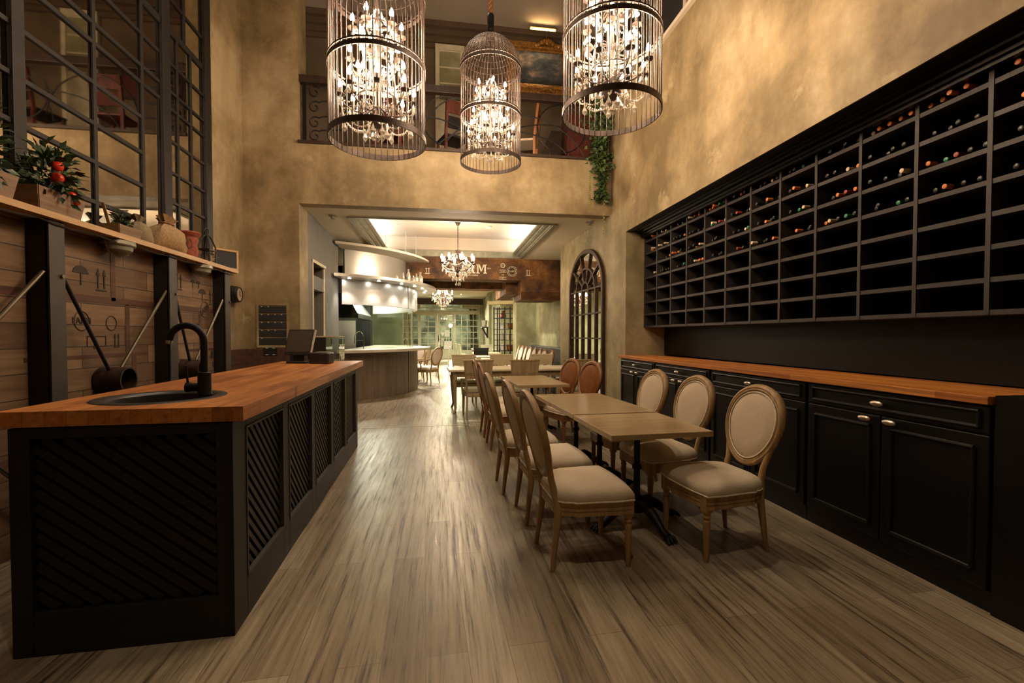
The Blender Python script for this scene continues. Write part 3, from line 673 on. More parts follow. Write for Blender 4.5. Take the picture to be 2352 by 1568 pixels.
for y, lb in ((4.28, 'grey caged bulkhead lamp under the shelf near the sink'), (5.60, 'grey caged bulkhead lamp under the shelf above the faucet')):
    p = thing('bulkhead_lamp', lb, 'lamp', (-2.69, y, 2.238), 0, 'bulkhead lamps under the shelf')
    MB().lathe([(.085, 0), (.105, -.004), (.108, -.035), (.1, -.045)], n=28, sy=1.35).build('housing', 'ringgrey', p)
    MB().lathe([(.092, -.046), (.085, -.08), (.055, -.108), (.01, -.118)], n=24, sy=1.35).build('glass_dome', 'ringgrey', p)
    MB().tube([(.0, -.16, -.02), (0, -.12, -.1), (0, 0, -.13), (0, .12, -.1), (0, .16, -.02)], .006, 6).build('guard', 'rod', p)

# things standing on the shelf
ZS = 2.284
def crate(w_, l_, h_, t_=.01, flare=.03):
    g = MB()
    for a in range(2):
        for sgn in (-1, 1):
            if a == 0: P = [(sgn * w_ / 2 - t_ / 2, -l_ / 2, 0), (sgn * w_ / 2 + t_ / 2, -l_ / 2, 0), (sgn * w_ / 2 - t_ / 2, l_ / 2, 0), (sgn * w_ / 2 + t_ / 2, l_ / 2, 0)]
            else: P = [(-w_ / 2, sgn * l_ / 2 - t_ / 2, 0), (w_ / 2, sgn * l_ / 2 - t_ / 2, 0), (-w_ / 2, sgn * l_ / 2 + t_ / 2, 0), (w_ / 2, sgn * l_ / 2 + t_ / 2, 0)]
            k = 1 + flare / max(w_, l_) * 2
            g.hexa(P + [(x * k, y * k, h_) for x, y, z in P])
    return g.box(-w_ / 2, w_ / 2, -l_ / 2, l_ / 2, 0, .008)
def foliage(nn, cx, cy, cz, r, L, w_, down=0.):
    g = MB()
    for i in range(nn):
        a, e = RND.uniform(0, 2 * pi), RND.uniform(-.5 - down, 1.4)
        d = Vector((cos(a) * cos(e), sin(a) * cos(e), sin(e))); p = Vector((cx, cy, cz)) + Vector((d.x * r[0], d.y * r[1], d.z * r[2])) * RND.uniform(.25, 1)
        g.leaf(p, d + Vector((RND.uniform(-.6, .6), RND.uniform(-.6, .6), RND.uniform(-.4, .4))), L * RND.uniform(.7, 1.2), w_)
    return g
for y, lb, pep, g_ in ((3.66, 'plant with shiny red fruit in a weathered crate on the shelf', 1, (.14, .2, .24)), (3.12, 'leafy dark plant in a crate at the left edge of the shelf', 0, (.12, .2, .32))):
    p = thing('potted_plant', lb, 'potted plant', (-2.76, y, ZS), 0, 'plants along the shelf')
    crate(.2, .34, .16).build('crate', 'planter', p, smooth=0)
    MB().box(-.095, .095, -.165, .165, .009, .13).build('soil', 'darkwood', p, smooth=0)
    foliage(340, .03, 0, .27, g_, .08, .035, .3).build('foliage', 'leaf', p)
    st = MB()
    for i in range(9): a = i * .7; st.tube([(0, .02 * (i - 4), .13), (.05 * cos(a), .1 * sin(a), .26), (.09 * cos(a), .17 * sin(a), .38)], .004, 5)
    st.build('stem', 'leaf', p)
    if pep:
        for (x, yy, z, r) in ((.13, -.06, .25, .036), (.12, -.045, .335, .034), (.12, .06, .275, .027), (.11, .09, .175, .026), (.13, .11, .13, .02)):
            q = MB().ball((0, 0, 0), (r, r * 1.15, r), 14, 10).build('pepper', 'pepper', p, loc=(x, yy, z)); q['label'] = 'shiny red fruit'
p = thing('herb_trough', 'small wooden trough of herbs on the shelf with a leaning stick', 'planter', (-2.76, 4.43, ZS))
crate(.13, .24, .10).build('trough', 'planter', p, smooth=0); foliage(150, 0, 0, .12, (.06, .1, .1), .03, .018).build('herbs', 'leaf', p)
MB().bar((0, -.13, .06), (.02, -.24, .25), .02, .012).build('stick', 'planter', p)
def sack(seed, r, h, cx_, fl):
    rr = random.Random(seed); n_ = 22; prof = [(.55, 0), (.92, .02), (1.06, .18), (1.0, .42), (.78, .62), (.4, .76), (.22, .82), (.36, .92), (.5, 1.0), (.3, .97)]
    g = MB(); V = []
    ph = [rr.uniform(0, 6) for _ in range(4)]
    for k, (a, z) in enumerate(prof):
        for i in range(n_):
            t_ = 2 * pi * i / n_; w_ = 1 + .05 * sin(3 * t_ + ph[0] + z * 4) + (.16 * sin(7 * t_ + ph[1]) if z > .6 else .02 * sin(5 * t_ + ph[2]))
            V.append((r * a * w_ * cos(t_), r * a * w_ * sin(t_) * fl, h * z * (1 + (.04 * sin(2 * t_ + ph[3]) if z > .85 else 0))))
    m_ = len(prof); F_ = [(i * n_ + k, i * n_ + (k + 1) % n_, (i + 1) * n_ + (k + 1) % n_, (i + 1) * n_ + k) for i in range(m_ - 1) for k in range(n_)]
    F_.append(tuple(range(n_ - 1, -1, -1))); return g.add(V, F_)
p = thing('burlap_sack', 'tied tan burlap sack with round print, in the middle of the shelf', 'sack', (-2.78, 5.13, ZS), 0, 'sacks on the shelf')
sack(3, .155, .36, 0, 1.5).build('sack', 'burlap', p, smooth=60)
MB().tube([(.055 * cos(t_), .08 * sin(t_), .297) for t_ in [2 * pi * i / 16 for i in range(16)]], .008, 6, closed=True).build('tie', 'rope', p)
pr = MB(); pr.tube([(.162 - .0015 * abs(a), .09 + .05 * cos(t_), .12 + .05 * sin(t_)) for t_ in [2 * pi * i / 20 for i in range(20)] for a in (0,)], .004, 5, closed=True)
pr.build('printed_ring', 'ink', p)
p = thing('burlap_sack', 'low grey sack with a dark top, half hidden behind the mirror post', 'sack', (-2.80, 4.73, ZS), 0, 'sacks on the shelf')
sack(8, .105, .27, 0, 1.2).build('sack', 'burlap2', p, smooth=60)
p = thing('clay_figure', 'red terracotta jug with a crumpled rim beside the tan sack', 'jug', (-2.76, 5.51, ZS))
MB().lathe([(.05, 0), (.075, .02), (.085, .09), (.07, .16), (.085, .21), (.078, .24), (.11, .285), (.095, .3), (.06, .27)], n=18, sy=1.1).build('body', 'terra', p)
MB().tube([(.0, .08, .2), (.0, .14, .18), (0, .14, .1), (0, .09, .06)], .012, 8).build('handle', 'terra', p)
p = thing('iron_lantern', 'open black iron lantern frame on the shelf before the small sign', 'lantern', (-2.72, 5.80, ZS))
for (a, b_) in ((-.06, -.07), (.06, -.07), (-.06, .07), (.06, .07)): MB().tube([(a, b_, 0), (a, b_, .2), (a * .5, b_ * .5, .30), (0, 0, .335)], .009, 6).build('frame_rod', 'iron', p)
MB().box(-.065, .065, -.075, .075, .15, .165).build('shelf_plate', 'iron', p)
MB().tube([(0, .05 * cos(t_), .37 + .04 * sin(t_)) for t_ in [2 * pi * i / 14 for i in range(14)]], .006, 6, closed=True).build('ring_handle', 'iron', p)
p = thing('herb_crate', 'tiny crate of sprigs between the iron lantern and the chalkboard', 'planter', (-2.80, 5.985, ZS), 0)
crate(.09, .12, .13, flare=.0).build('crate', 'planter', p, smooth=0); foliage(60, .03, 0, .08, (.07, .07, .07), .035, .02).build('sprigs', 'leaf', p)
p = thing('chalkboard_sign', 'small wood framed chalkboard at the far end of the shelf', 'sign', (-2.725, 6.27, ZS), radians(52))
MB().box(-.13, .13, -.006, .006, .02, .235).build('slate', 'slate', p, smooth=0)
f = MB(); f.box(-.155, -.13, -.015, .015, 0, .255).box(.13, .155, -.015, .015, 0, .255).box(-.13, .13, -.015, .015, 0, .025).box(-.13, .13, -.015, .015, .23, .255)
f.build('frame', 'pinewood', p, smooth=0, bevel=.003)
MB().box(-.12, .15, .016, .06, 0, .25).build('box_back', 'planter', p, smooth=0)

# wall things near the pillar
p = thing('wall_clock', 'round black clock seen from its side on the left wall', 'clock', (-3.0, 7.02, 2.03))
MB().lathe([(.10, 0), (.125, .01), (.125, .045), (.112, .05), (.118, .06), (.118, .085), (.105, .09), (.112, .1), (.108, .13), (.095, .135), (.093, .118)], n=36, axis='X').build('case', 'plastic', p)
MB().lathe([(.0925, .1225), (.0005, .1245)], n=32, axis='X').build('face', 'clockface', p, smooth=0)
MB().bar((.127, 0, 0), (.127, .02, .06), .008, .003).bar((.127, 0, 0), (.127, .04, -.02), .01, .003).build('hands', 'ink', p)
p = thing('menu_board', 'recessed panel of five black strips with white tags on the pillar', 'board', (-2.595, 7.5, 1.6))
f = MB(); f.box(-.235, -.2, -.016, 0, -.34, .34).box(.2, .235, -.016, 0, -.34, .34).box(-.2, .2, -.016, 0, .31, .34).box(-.2, .2, -.016, 0, -.34, -.31).box(-.2, .2, -.004, 0, -.31, .31)
f.build('frame', 'plaster', p, smooth=0)
tg = ((0, 1), (0, 1, 2, 3), (0, 1, 2, 3), (0, 1, 2), (0,))
for r in range(5):
    z = .245 - r * .122; q = MB().box(-.195, .195, -.02, -.005, z - .05, z + .05).build('strip', 'slate', p, smooth=0)
    tb = MB()
    for k in tg[r]: tb.box(-.165 + k * .095, -.145 + k * .095, -.0225, -.0201, z + .038, z + .05)
    tb.build('tags', 'pvc', q, smooth=0)
p = thing('power_outlet', 'black double outlet plate on the wallpaper below the strip panel', 'outlet', (-2.63, 7.484, 1.2))
MB().box(-.1, .1, -.012, 0, -.06, .06).build('plate', 'plastic', p, bevel=.004)
for a in (-.05, .05):
    for z in (-.05, .05): MB().box(a - .02, a + .02, -.0145, -.0122, z - .005, z + .005).build('marking', 'pvc', p, smooth=0)
p = thing('access_box', 'grey and white electrical box in the doorway of the grey wall', 'box', (-2.3, 8.62, 2.38))
MB().box(-.06, .06, -.36, .36, -.12, .12).build('case', 'greywall', p, smooth=0)
MB().box(-.03, .09, .362, .40, -.12, .12).build('front_plate', 'pvc', p, smooth=0)

# ------------------------------------------------------------------ wine wall: cabinets, worktop, rack
def mould(o_, y0, y1, z0, z1, x, parent, m_='black'):    # raised moulding loop on a front that faces -X
    g = MB(); r = .013
    for (a, b_) in (((y0, z0), (y1, z0)), ((y1, z0), (y1, z1)), ((y1, z1), (y0, z1)), ((y0, z1), (y0, z0))):
        g.cyl((x, a[0], a[1]), (x, b_[0], b_[1]), r, n=10)
    return g.build('moulding', m_, parent)
def knob(y, z, parent):
    k = MB(); k.cyl((2.80, y, z), (2.775, y, z), .009, n=10); k.ball((2.765, y, z), (.016, .046, .019), 18, 10)
    return k.build('knob', 'pewter', parent)
CU = [(5.743, 6.93, 'farthest black base cabinet of the wine wall, by the arched mirror'), (4.458, 5.737, 'second black base cabinet from the arched mirror, behind the chairs'),
      (3.159, 4.452, 'third black base cabinet from the mirror, right behind the nearest chair'), (1.94, 3.153, 'nearest black base cabinet with three bright knobs, at the right edge')]
for (y0, y1, lb) in CU:
    t = thing('base_cabinet', lb, 'cabinet', (0, 0, 0), 0, 'black base cabinets under the wine rack')
    MB().box(2.826, 3.4, y0, min(y1, 6.84), .0, 1.086).box(2.826, 2.845, 6.8, y1, 0, 1.086).build('carcass', 'black', t, smooth=0) if y1 > 6.8 else MB().box(2.826, 3.4, y0, y1, .0, 1.086).build('carcass', 'black', t, smooth=0)
    MB().box(2.818, 2.8255, y0, y1, 0, .11).build('plinth', 'black', t, smooth=0)
    d = MB().box(2.803, 2.8255, y0 + .012, y1 - .012, .935, 1.078).build('drawer', 'black', t, smooth=0, bevel=.006); mould(d, y0 + .06, y1 - .06, .965, 1.05, 2.803, d)
    ym = (y0 + y1) / 2; knob(ym, 1.008, d)
    for (a, b_, ky) in ((y0 + .012, ym - .004, ym - .085), (ym + .004, y1 - .012, ym + .085)):
        d = MB().box(2.803, 2.8255, a, b_, .115, .925).build('door', 'black', t, smooth=0, bevel=.006)
        mould(d, a + .07, b_ - .07, .2, .85, 2.803, d); knob(ky, .90, d)
t = thing('side_cabinet', 'black cabinet end rising past the worktop at the right edge', 'cabinet', (0, 0, 0))
MB().box(2.80, 3.58, 1.2, 1.93, 0, 1.14).build('carcass', 'black', t, smooth=0)
tag(MB().prism([(2.775, 1.945), (3.40, 1.945), (3.40, 6.84), (2.845, 6.84), (2.845, 6.97), (2.775, 6.97)], lambda a, b_: (a, b_, 1.09), lambda a, b_: (a, b_, 1.133)).build('wall_worktop', 'top2', None, smooth=0, bevel=.003), 'long narrow orange wood worktop on the black cabinets under the wine rack', 'worktop')
bs = MB()
for (y0, y1, x) in ((5.45, 6.84, 3.50), (4.2, 5.43, 3.47), (2.98, 4.18, 3.44), (1.2, 2.96, 3.41)): bs.box(x, 3.59, y0, y1, 1.14, 1.57)
tag(bs.build('wall_panelling', 'black', None, smooth=0), kind='structure')
rk = thing('wine_rack', 'tall dark oak wine rack grid above the worktop, bottles in its upper rows', 'wine rack', (3.15, 0, 0))
UY = [6.826 - .418 * i for i in range(14)]
SZ = [1.585 + .19 * i for i in range(8)]
for y in UY: MB().box(0, .40, y - .013, y + .013, 1.572, 3.06).build('upright', 'rackup', rk, smooth=0)
for z in SZ: MB().box(.004, .398, UY[-1], UY[0], z - .017, z + .013).build('shelf', 'rackfront', rk, smooth=0)
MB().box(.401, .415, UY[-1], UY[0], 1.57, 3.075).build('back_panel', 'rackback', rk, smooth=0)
cn = MB()
cn.box(-.289, .0, UY[-1], 6.845, 3.0785, 3.0795)
for k, (x0_, z0_, z1_) in enumerate(((-.05, 2.985, 3.01), (-.075, 3.01, 3.03), (-.06, 3.03, 3.042), (-.11, 3.042, 3.065), (-.16, 3.065, 3.078))): cn.box(x0_, .0, UY[-1], 6.845, z0_, z1_)
cn.build('cornice', 'black', rk, smooth=0, bevel=.006)
# bottles
ROWS = ['oo|ww|okg|wrrk|ooogk|krk|kkwk|kkg|kkkk|woooo|ooook|oo', 'okw|wkwk|kkko|kkkko|gwrw|krkw|kkok|koww|kkwo|kkkk|kkkk|oo',
        'ko|kko|ookk|kokwk|kkkk|kkwg|kokk|kgwk|koro|kkkw|ogrkk|kk', 'kw|kkkk|kkkg|woo|kkk|rkk|wkkoo|okk|owkgk|kkgk|kokk|kko']
RN = ['top', 'second', 'third', 'lowest']; ON = ['first', 'second', 'third', 'fourth', 'fifth']
BN = ['first', 'second', 'third', 'fourth', 'fifth', 'sixth', 'seventh', 'eighth', 'ninth', 'tenth', 'eleventh', 'twelfth']
CN = {'o': 'orange', 'w': 'cream', 'r': 'red', 'g': 'green', 'k': 'black'}
protoB = {}
def bottle_meshes(c):
    b0 = thing('wine_bottle', 'wine bottle', 'bottle', (0, 0, 0), 0, 'wine bottles lying in the rack')
    MB().lathe([(.0135, .012), (.0145, .03), (.0145, .085), (.02, .105), (.034, .13), (.0375, .15), (.0375, .29), (.03, .298)], n=14, axis='X').build('body', 'bottle', b0)
    MB().lathe([(.012, 0), (.0155, .002), (.0155, .012), (.0148, .015), (.0155, .06), (.0152, .062)] if c != 'k' else [(.012, 0), (.0155, .002), (.0155, .014), (.0148, .017)], n=14, axis='X').build('capsule', CAPS[c], b0)
    return b0
for r in range(4):
    z = SZ[7 - r] + .013 + .0376
    for bi, s_ in enumerate(ROWS[r].split('|')):
        if bi > 11: break
        yl = UY[bi] - .013 - .04; n_ = len(s_); step = (.418 - .026 - .08) / max(4, n_ - 1)
        off = (.312 - step * (n_ - 1)) * RND.random()
        for k, c in enumerate(s_):
            first = c not in protoB
            if first: protoB[c] = bottle_meshes(c)
            place(protoB[c], first, (3.155 + RND.uniform(-.03, .06), yl - off - step * k, z), 0,
                  '%s capped wine bottle, %s in %s bay from far end, %s bottle row' % (CN[c], ON[min(k, 4)], BN[bi], RN[r]))

# ------------------------------------------------------------------ louis style chairs
def outline(fw, rw, d, n=7):     # seat outline, front at +x, rounded rear
    P = [(d / 2, -fw / 2), (d / 2 + .018, -fw / 4), (d / 2 + .022, 0), (d / 2 + .018, fw / 4), (d / 2, fw / 2)]
    P += [(d / 4, fw / 2 + .006), (0, (fw * .55 + rw * .45) / 2 + .008), (-d / 4, rw / 2 + .02)]
    P += [(-d / 2 + .10 - .10 * sin(t) , (rw / 2 - .10) + .10 * cos(t) + .0) for t in [pi / 2 * i / n for i in range(n + 1)]]
    P += [(x, -y) for (x, y) in reversed(P[5:])]
    return P
def scale_out(P, k): return [(x * k, y * k) for x, y in P]
def louis(kind, name='dining_chair', cat='chair', wood_='oak', pad='linen', arms=False):
    t = thing(name, 'chair', cat)
    P = outline(.52, .46, .48)
    fr = MB()
    for (k, z0, z1) in ((1.0, .345, .368), (.985, .368, .376), (1.0, .376, .392), (.985, .392, .4), (1.0, .4, .425)):
        Q = scale_out(P, k); fr.prism(Q, lambda a, b_: (a, b_, z0), lambda a, b_: (a, b_, z1))
    fr.build('seat_frame', wood_, t, smooth=40)
    pr = [(1.005, .426), (1.03, .445), (1.02, .47), (.96, .495), (.82, .515), (.55, .53), (.25, .536)]
    g = MB(); n = len(P); V = []
    for k, z in pr: V += [(x * k, y * k, z) for x, y in P]
    V.append((0, 0, .538))
    F_ = [(i * n + j, i * n + (j + 1) % n, (i + 1) * n + (j + 1) % n, (i + 1) * n + j) for i in range(len(pr) - 1) for j in range(n)]
    l_ = (len(pr) - 1) * n; F_ += [(l_ + j, l_ + (j + 1) % n, len(V) - 1) for j in range(n)]; F_.append(tuple(range(n - 1, -1, -1)))
    st = g.add(V, F_).build('seat', pad, t, smooth=75)
    MB().tube([(x * 1.02, y * 1.02, .431) for x, y in P], .0065, 6, closed=True).build('piping', 'piping', st)
    for s_ in (-1, 1):
        l = MB(); l.box(.195, .248, s_ * .225 - .027, s_ * .225 + .027, .335, .4245) if 0 else l.box(.198, .25, s_ * .226 - .026, s_ * .226 + .026, .325, .424)
        l.lathe([(.013, 0), (.0145, .004), (.016, .03), (.0235, .255), (.024, .27), (.019, .277), (.025, .285), (.026, .297), (.02, .305), (.024, .312), (.025, .325)], (.224, s_ * .226, 0), 14)
        l.build('leg', wood_, t, smooth=50)
        l = MB().tube([(-.262, s_ * .2, 0), (-.245, s_ * .192, .15), (-.222, s_ * .186, .33), (-.222, s_ * .184, .42)], [.0145, .019, .0245, .0255], 10)
        l.build('leg', wood_, t, smooth=50)
    def bx(z): return -.228 - max(0, z - .42) * .235
    zc, hh, ww = .815, .277, .258
    def ov(k, tt, dx=0.):
        s_, c_ = sin(tt), cos(tt); wz = ww * (1 + .12 * s_) * .985
        z = zc + hh * k * s_ ; return (bx(z) + dx, wz * k * c_, z)
    fr = MB(); n = 40; V = []
    prof = [(1.0, -.02), (1.03, 0.0), (1.0, .02), (.955, .026), (.925, .02), (.89, .024), (.85, .012), (.835, 0), (.85, -.012), (.92, -.024)]
    for i in range(n):
        for (k, dx) in prof: V.append(ov(k, 2 * pi * i / n, dx))
    m_ = len(prof); fr.add(V, [(i * m_ + j, i * m_ + (j + 1) % m_, ((i + 1) % n) * m_ + (j + 1) % m_, ((i + 1) % n) * m_ + j) for i in range(n) for j in range(m_)])
    bf = fr.build('back_frame', wood_, t, smooth=60)
    for s_ in (-1, 1):
        MB().tube([(-.223, s_ * .182, .40), (bx(.48), s_ * .166, .48), (bx(.56), s_ * .166, .56), (bx(.64), s_ * .185, .64), (bx(.72), s_ * .212, .72)], [.026, .023, .021, .021, .017], 10).build('back_post', wood_, bf, smooth=60)
    g = MB(); V = []; rr = [(.845, 0), (.78, 1), (.5, 1.5), (.0, 1.7)]
    for sd in (1, -1):
        for k, q in rr:
            for i in range(n): V.append(ov(max(k, .01), 2 * pi * i / n, sd * (.008 + .011 * q)))
    F_ = []
    for sd in range(2):
        for a in range(3):
            for i in range(n):
                o_ = (sd * 4 + a) * n; j = (i + 1) % n; F_.append((o_ + i, o_ + j, o_ + n + j, o_ + n + i) if sd == 0 else (o_ + j, o_ + i, o_ + n + i, o_ + n + j))
    for i in range(n): j = (i + 1) % n; F_.append((i, 4 * n + i, 4 * n + j, j))
    pd = g.add(V, F_).build('back_pad', 'cane' if kind == 'cane' else pad, t, smooth=75)
    if kind != 'cane':
        MB().tube([ov(.825, 2 * pi * i / n, .02) for i in range(n)], .005, 5, closed=True).build('piping', 'piping', pd)
    if arms:
        for s_ in (-1, 1):
            MB().tube([(bx(.75), s_ * .23, .74), (-.12, s_ * .27, .69), (.06, s_ * .285, .675), (.11, s_ * .28, .66), (.07, s_ * .265, .56), (.06, s_ * .255, .42)], [.014, .017, .02, .02, .018, .02], 9).build('arm', wood_, t, smooth=60)
    return t
GL_ = 'oval back chairs on the left of the small oak tables'; GR_ = 'oval back chairs on the right of the small oak tables'
A0, A180 = RB, RB + pi
pr_l = louis('pad')
for i, (x, y, lb) in enumerate(((.91, 2.90, 'nearest beige oval back chair, seat side on, left of the front table'), (.875, 3.59, 'second beige oval back chair from the front on the left of the tables'),
                                (.79, 4.285, 'third beige oval back chair from the front on the left of the tables'))): place(pr_l, i == 0, (x, y, 0), A0, lb, GL_)
for i, (x, y, lb) in enumerate(((1.86, 2.905, 'nearest beige oval back chair right of the tables, in front of the cabinets'), (1.85, 3.68, 'second beige oval back chair on the right, partly behind the table top'),
                                (1.82, 4.42, 'third beige oval back chair on the right, farthest of the beige ones'))): place(pr_l, False, (x, y, 0), A180 + radians(3), lb, GR_)
pr_r = louis('pad', wood_='oakred')
for i, (x, y, lb) in enumerate(((.845, 5.90, 'red brown oval back chair on the left of the far oak table, nearer one'), (.82, 6.60, 'red brown oval back chair on the left of the far oak table, farther one'))): place(pr_r, i == 0, (x, y, 0), A0, lb, GL_)
pr_c = louis('cane', wood_='oakred')
for i, (x, y, lb) in enumerate(((1.68, 5.93, 'cane backed oval chair right of the far oak table, nearer one'), (1.60, 6.66, 'cane backed oval chair right of the far oak table, farther one by the mirror'))): place(pr_c, i == 0, (x, y, 0), A180 + radians(14), lb, GR_)

# ------------------------------------------------------------------ small oak tables on iron pedestals
def pedestal_table(L, label, loc, wd=.755, zt=.782):
    t = thing('bistro_table', label, 'table', loc, RB, 'small oak tables on iron pedestals')
    MB().box(-wd / 2, wd / 2, -L / 2, L / 2, zt - .038, zt).build('table_top', 'tabletop', t, smooth=0, bevel=.003)
    MB().lathe([(.09, .735), (.09, .743), (.02, .743)], n=20).box(-.22, .22, -.03, .03, .733, .7435).build('mounting_plate', 'iron', t, smooth=40)
    MB().lathe([(.05, .1), (.05, .14), (.032, .16), (.028, .2), (.036, .205), (.036, .22), (.027, .23), (.0235, .42), (.034, .43), (.036, .445), (.034, .46), (.0235, .47), (.0225, .66), (.032, .675), (.028, .70), (.034, .732)], n=18).build('column', 'iron', t)
    for k in range(4):
        a = .21 + pi / 2 * k; c_, s_ = cos(a), sin(a)
        l = MB().tube([(.03 * c_, .03 * s_, .17), (.10 * c_, .10 * s_, .175), (.20 * c_, .20 * s_, .125), (.28 * c_, .28 * s_, .06), (.34 * c_, .34 * s_, .034)], [.034, .042, .036, .026, .032], 10)
        for q in (-.5, 0, .5): l.tube([(.335 * c_, .335 * s_, .04), (.37 * cos(a + q * .13), .37 * sin(a + q * .13), .038), (.395 * cos(a + q * .17), .395 * sin(a + q * .17), .013)], [.017, .016, .011], 7)
        l.build('claw_foot', 'iron', t, smooth=60)
    return t
def tl(u, v):    # table row frame: from the near left corner
    return (1.105 + u * cos(RB) - v * sin(RB), 2.872 + u * sin(RB) + v * cos(RB), 0)
pedestal_table(.79, 'nearest small oak table, bare top facing the camera', tl(.3775, .40))
pedestal_table(.70, 'second small oak table, joined behind the nearest one', tl(.3775, 1.158), zt=.786)
pedestal_table(.62, 'third small oak table, farthest of the joined row', tl(.3775, 1.829))
pedestal_table(1.42, 'separate longer oak table between the red brown chairs and cane chairs', tl(.36, 3.80), wd=.72)
# ------------------------------------------------------------------ long cream table and square back chairs
def cabriole(x, y, sx, sy, h):
    return MB().tube([(x, y, h), (x + sx * .012, y + sy * .012, h - .12), (x + sx * .004, y + sy * .004, h * .45), (x - sx * .008, y - sy * .008, .1), (x + sx * .012, y + sy * .012, .03), (x + sx * .022, y + sy * .022, 0)], [.045, .046, .03, .021, .024, .022], 10)
wt_ = thing('long_dining_table', 'long cream dining table with curved legs standing crosswise', 'table', (1.42, 8.86, 0), RB)
MB().box(-1.34, 1.3, -.44, .44, .775, .815).build('table_top', 'creamtop', wt_, smooth=0, bevel=.008)
MB().box(-1.22, 1.18, -.36, .36, .67, .774).build('apron', 'creamwood', wt_, smooth=0)
for (x, y) in ((-1.22, -.36), (1.18, -.36), (-1.22, .36), (1.18, .36)): cabriole(x, y, 1 if x > 0 else -1, 1 if y > 0 else -1, .72).build('leg', 'creamwood', wt_, smooth=60)
def square_chair(paint='creamwood', fab='sagefab', arms=True):
    t = thing('carver_chair', 'chair', 'chair')
    MB().hexa([(-.2, -.2, .38), (.23, -.235, .38), (-.2, .2, .38), (.23, .235, .38), (-.2, -.2, .445), (.23, -.235, .445), (-.2, .2, .445), (.23, .235, .445)]).build('seat_frame', paint, t, smooth=0, bevel=.01)
    MB().hexa([(-.18, -.21, .446), (.24, -.24, .446), (-.18, .21, .446), (.24, .24, .446), (-.16, -.18, .525), (.215, -.21, .525), (-.16, .18, .525), (.215, .21, .525)]).build('seat', fab, t, smooth=60, bevel=.03, seg=3)
    for s_ in (-1, 1):
        MB().tube([(.215, s_ * .215, .42), (.225, s_ * .218, .25), (.235, s_ * .22, 0)], [.025, .023, .015], 8).build('leg', paint, t, smooth=50)
        MB().bar((-.24, s_ * .195, 0), (-.195, s_ * .19, .44), .036).bar((-.195, s_ * .19, .44), (-.265, s_ * .235, 1.0), .034).build('leg', paint, t, smooth=0, bevel=.004)
        if arms: MB().tube([(-.225, s_ * .21, .70), (-.05, s_ * .25, .685), (.08, s_ * .262, .67), (.1, s_ * .26, .63), (.07, s_ * .255, .52), (.06, s_ * .245, .40)], [.016, .018, .021, .018, .017, .018], 8).build('arm', paint, t, smooth=60)
    def bp(y, z, dx): return (-.205 - (z - .5) * .118 + dx - .05 * (abs(y) / .25) ** 2 * 0, y, z)
    P = [bp(a, z, dx) for z, w_ in ((.79, .205), (1.01, .25)) for dx in (-.012, .012) for a in (-w_, w_)]
    MB().hexa([P[0], P[1], P[2], P[3], P[4], P[5], P[6], P[7]]).build('back_panel', paint, t, smooth=0, bevel=.005)
    MB().hexa([bp(a, z, dx) for z, w_ in ((1.0, .262), (1.03, .265)) for dx in (-.02, .02) for a in (-w_, w_)]).build('top_rail', paint, t, smooth=0, bevel=.006)
    r_ = MB().hexa([bp(a, z, dx) for z, w_ in ((.70, .195), (.745, .2)) for dx in (-.012, .012) for a in (-w_, w_)])
    for i in range(9): y = -.17 + .0425 * i; r_.ball(bp(y, .767, 0), .014, 8, 6)
    r_.build('beaded_rail', paint, t, smooth=50); return t
sq_ = square_chair()
GS = 'square back chairs around the long cream table'
for i, (x, y, lb) in enumerate(((.585, 8.03, 'square back chair nearest the aisle, its back to the camera'), (1.385, 7.98, 'square back chair at the middle near side of the cream table'), (2.30, 7.95, 'square back chair at the right near side of the cream table, by the mirror'))):
    place(sq_, i == 0, (x, y, 0), pi / 2 + RB, lb, GS)
sq2 = square_chair('cream', 'sagefab')
for i, (x, y, lb) in enumerate(((.44, 9.62, 'pale cream square back chair on the far side of the long table, leftmost'), (1.27, 9.66, 'pale cream square back chair on the far side of the long table, middle one'), (2.18, 9.70, 'pale cream square back chair on the far side of the long table, rightmost'))):
    place(sq2, i == 0, (x, y, 0), -pi / 2 + RB, lb, GS)

# ------------------------------------------------------------------ birdcage chandeliers
def drop_mb(h=.05, w_=.017):
    g = MB(); n = 6; V = [(0, 0, 0)] + [(w_ * .35 * cos(2 * pi * i / n), w_ * .35 * sin(2 * pi * i / n), -h * .3) for i in range(n)] + [(w_ * cos(2 * pi * i / n), w_ * sin(2 * pi * i / n), -h * .68) for i in range(n)] + [(0, 0, -h)]
    F_ = [(0, 1 + (i + 1) % n, 1 + i) for i in range(n)] + [(1 + i, 1 + (i + 1) % n, 1 + n + (i + 1) % n, 1 + n + i) for i in range(n)] + [(1 + n + i, 1 + n + (i + 1) % n, 1 + 2 * n) for i in range(n)]
    return g.add(V, F_)
def beads(g, a, b_, sag, n, r):
    for i in range(n + 1):
        t_ = i / n; p = Vector(a).lerp(Vector(b_), t_); p.z -= sag * 4 * t_ * (1 - t_); g.ball(p, (r, r, r), 5, 4)
    return g
def share(o, parent, loc, rotz=0, name=None):
    c = o.copy(); COL.objects.link(c); c.parent = parent; c.location = loc; c.rotation_euler = (0, 0, rotz); return c
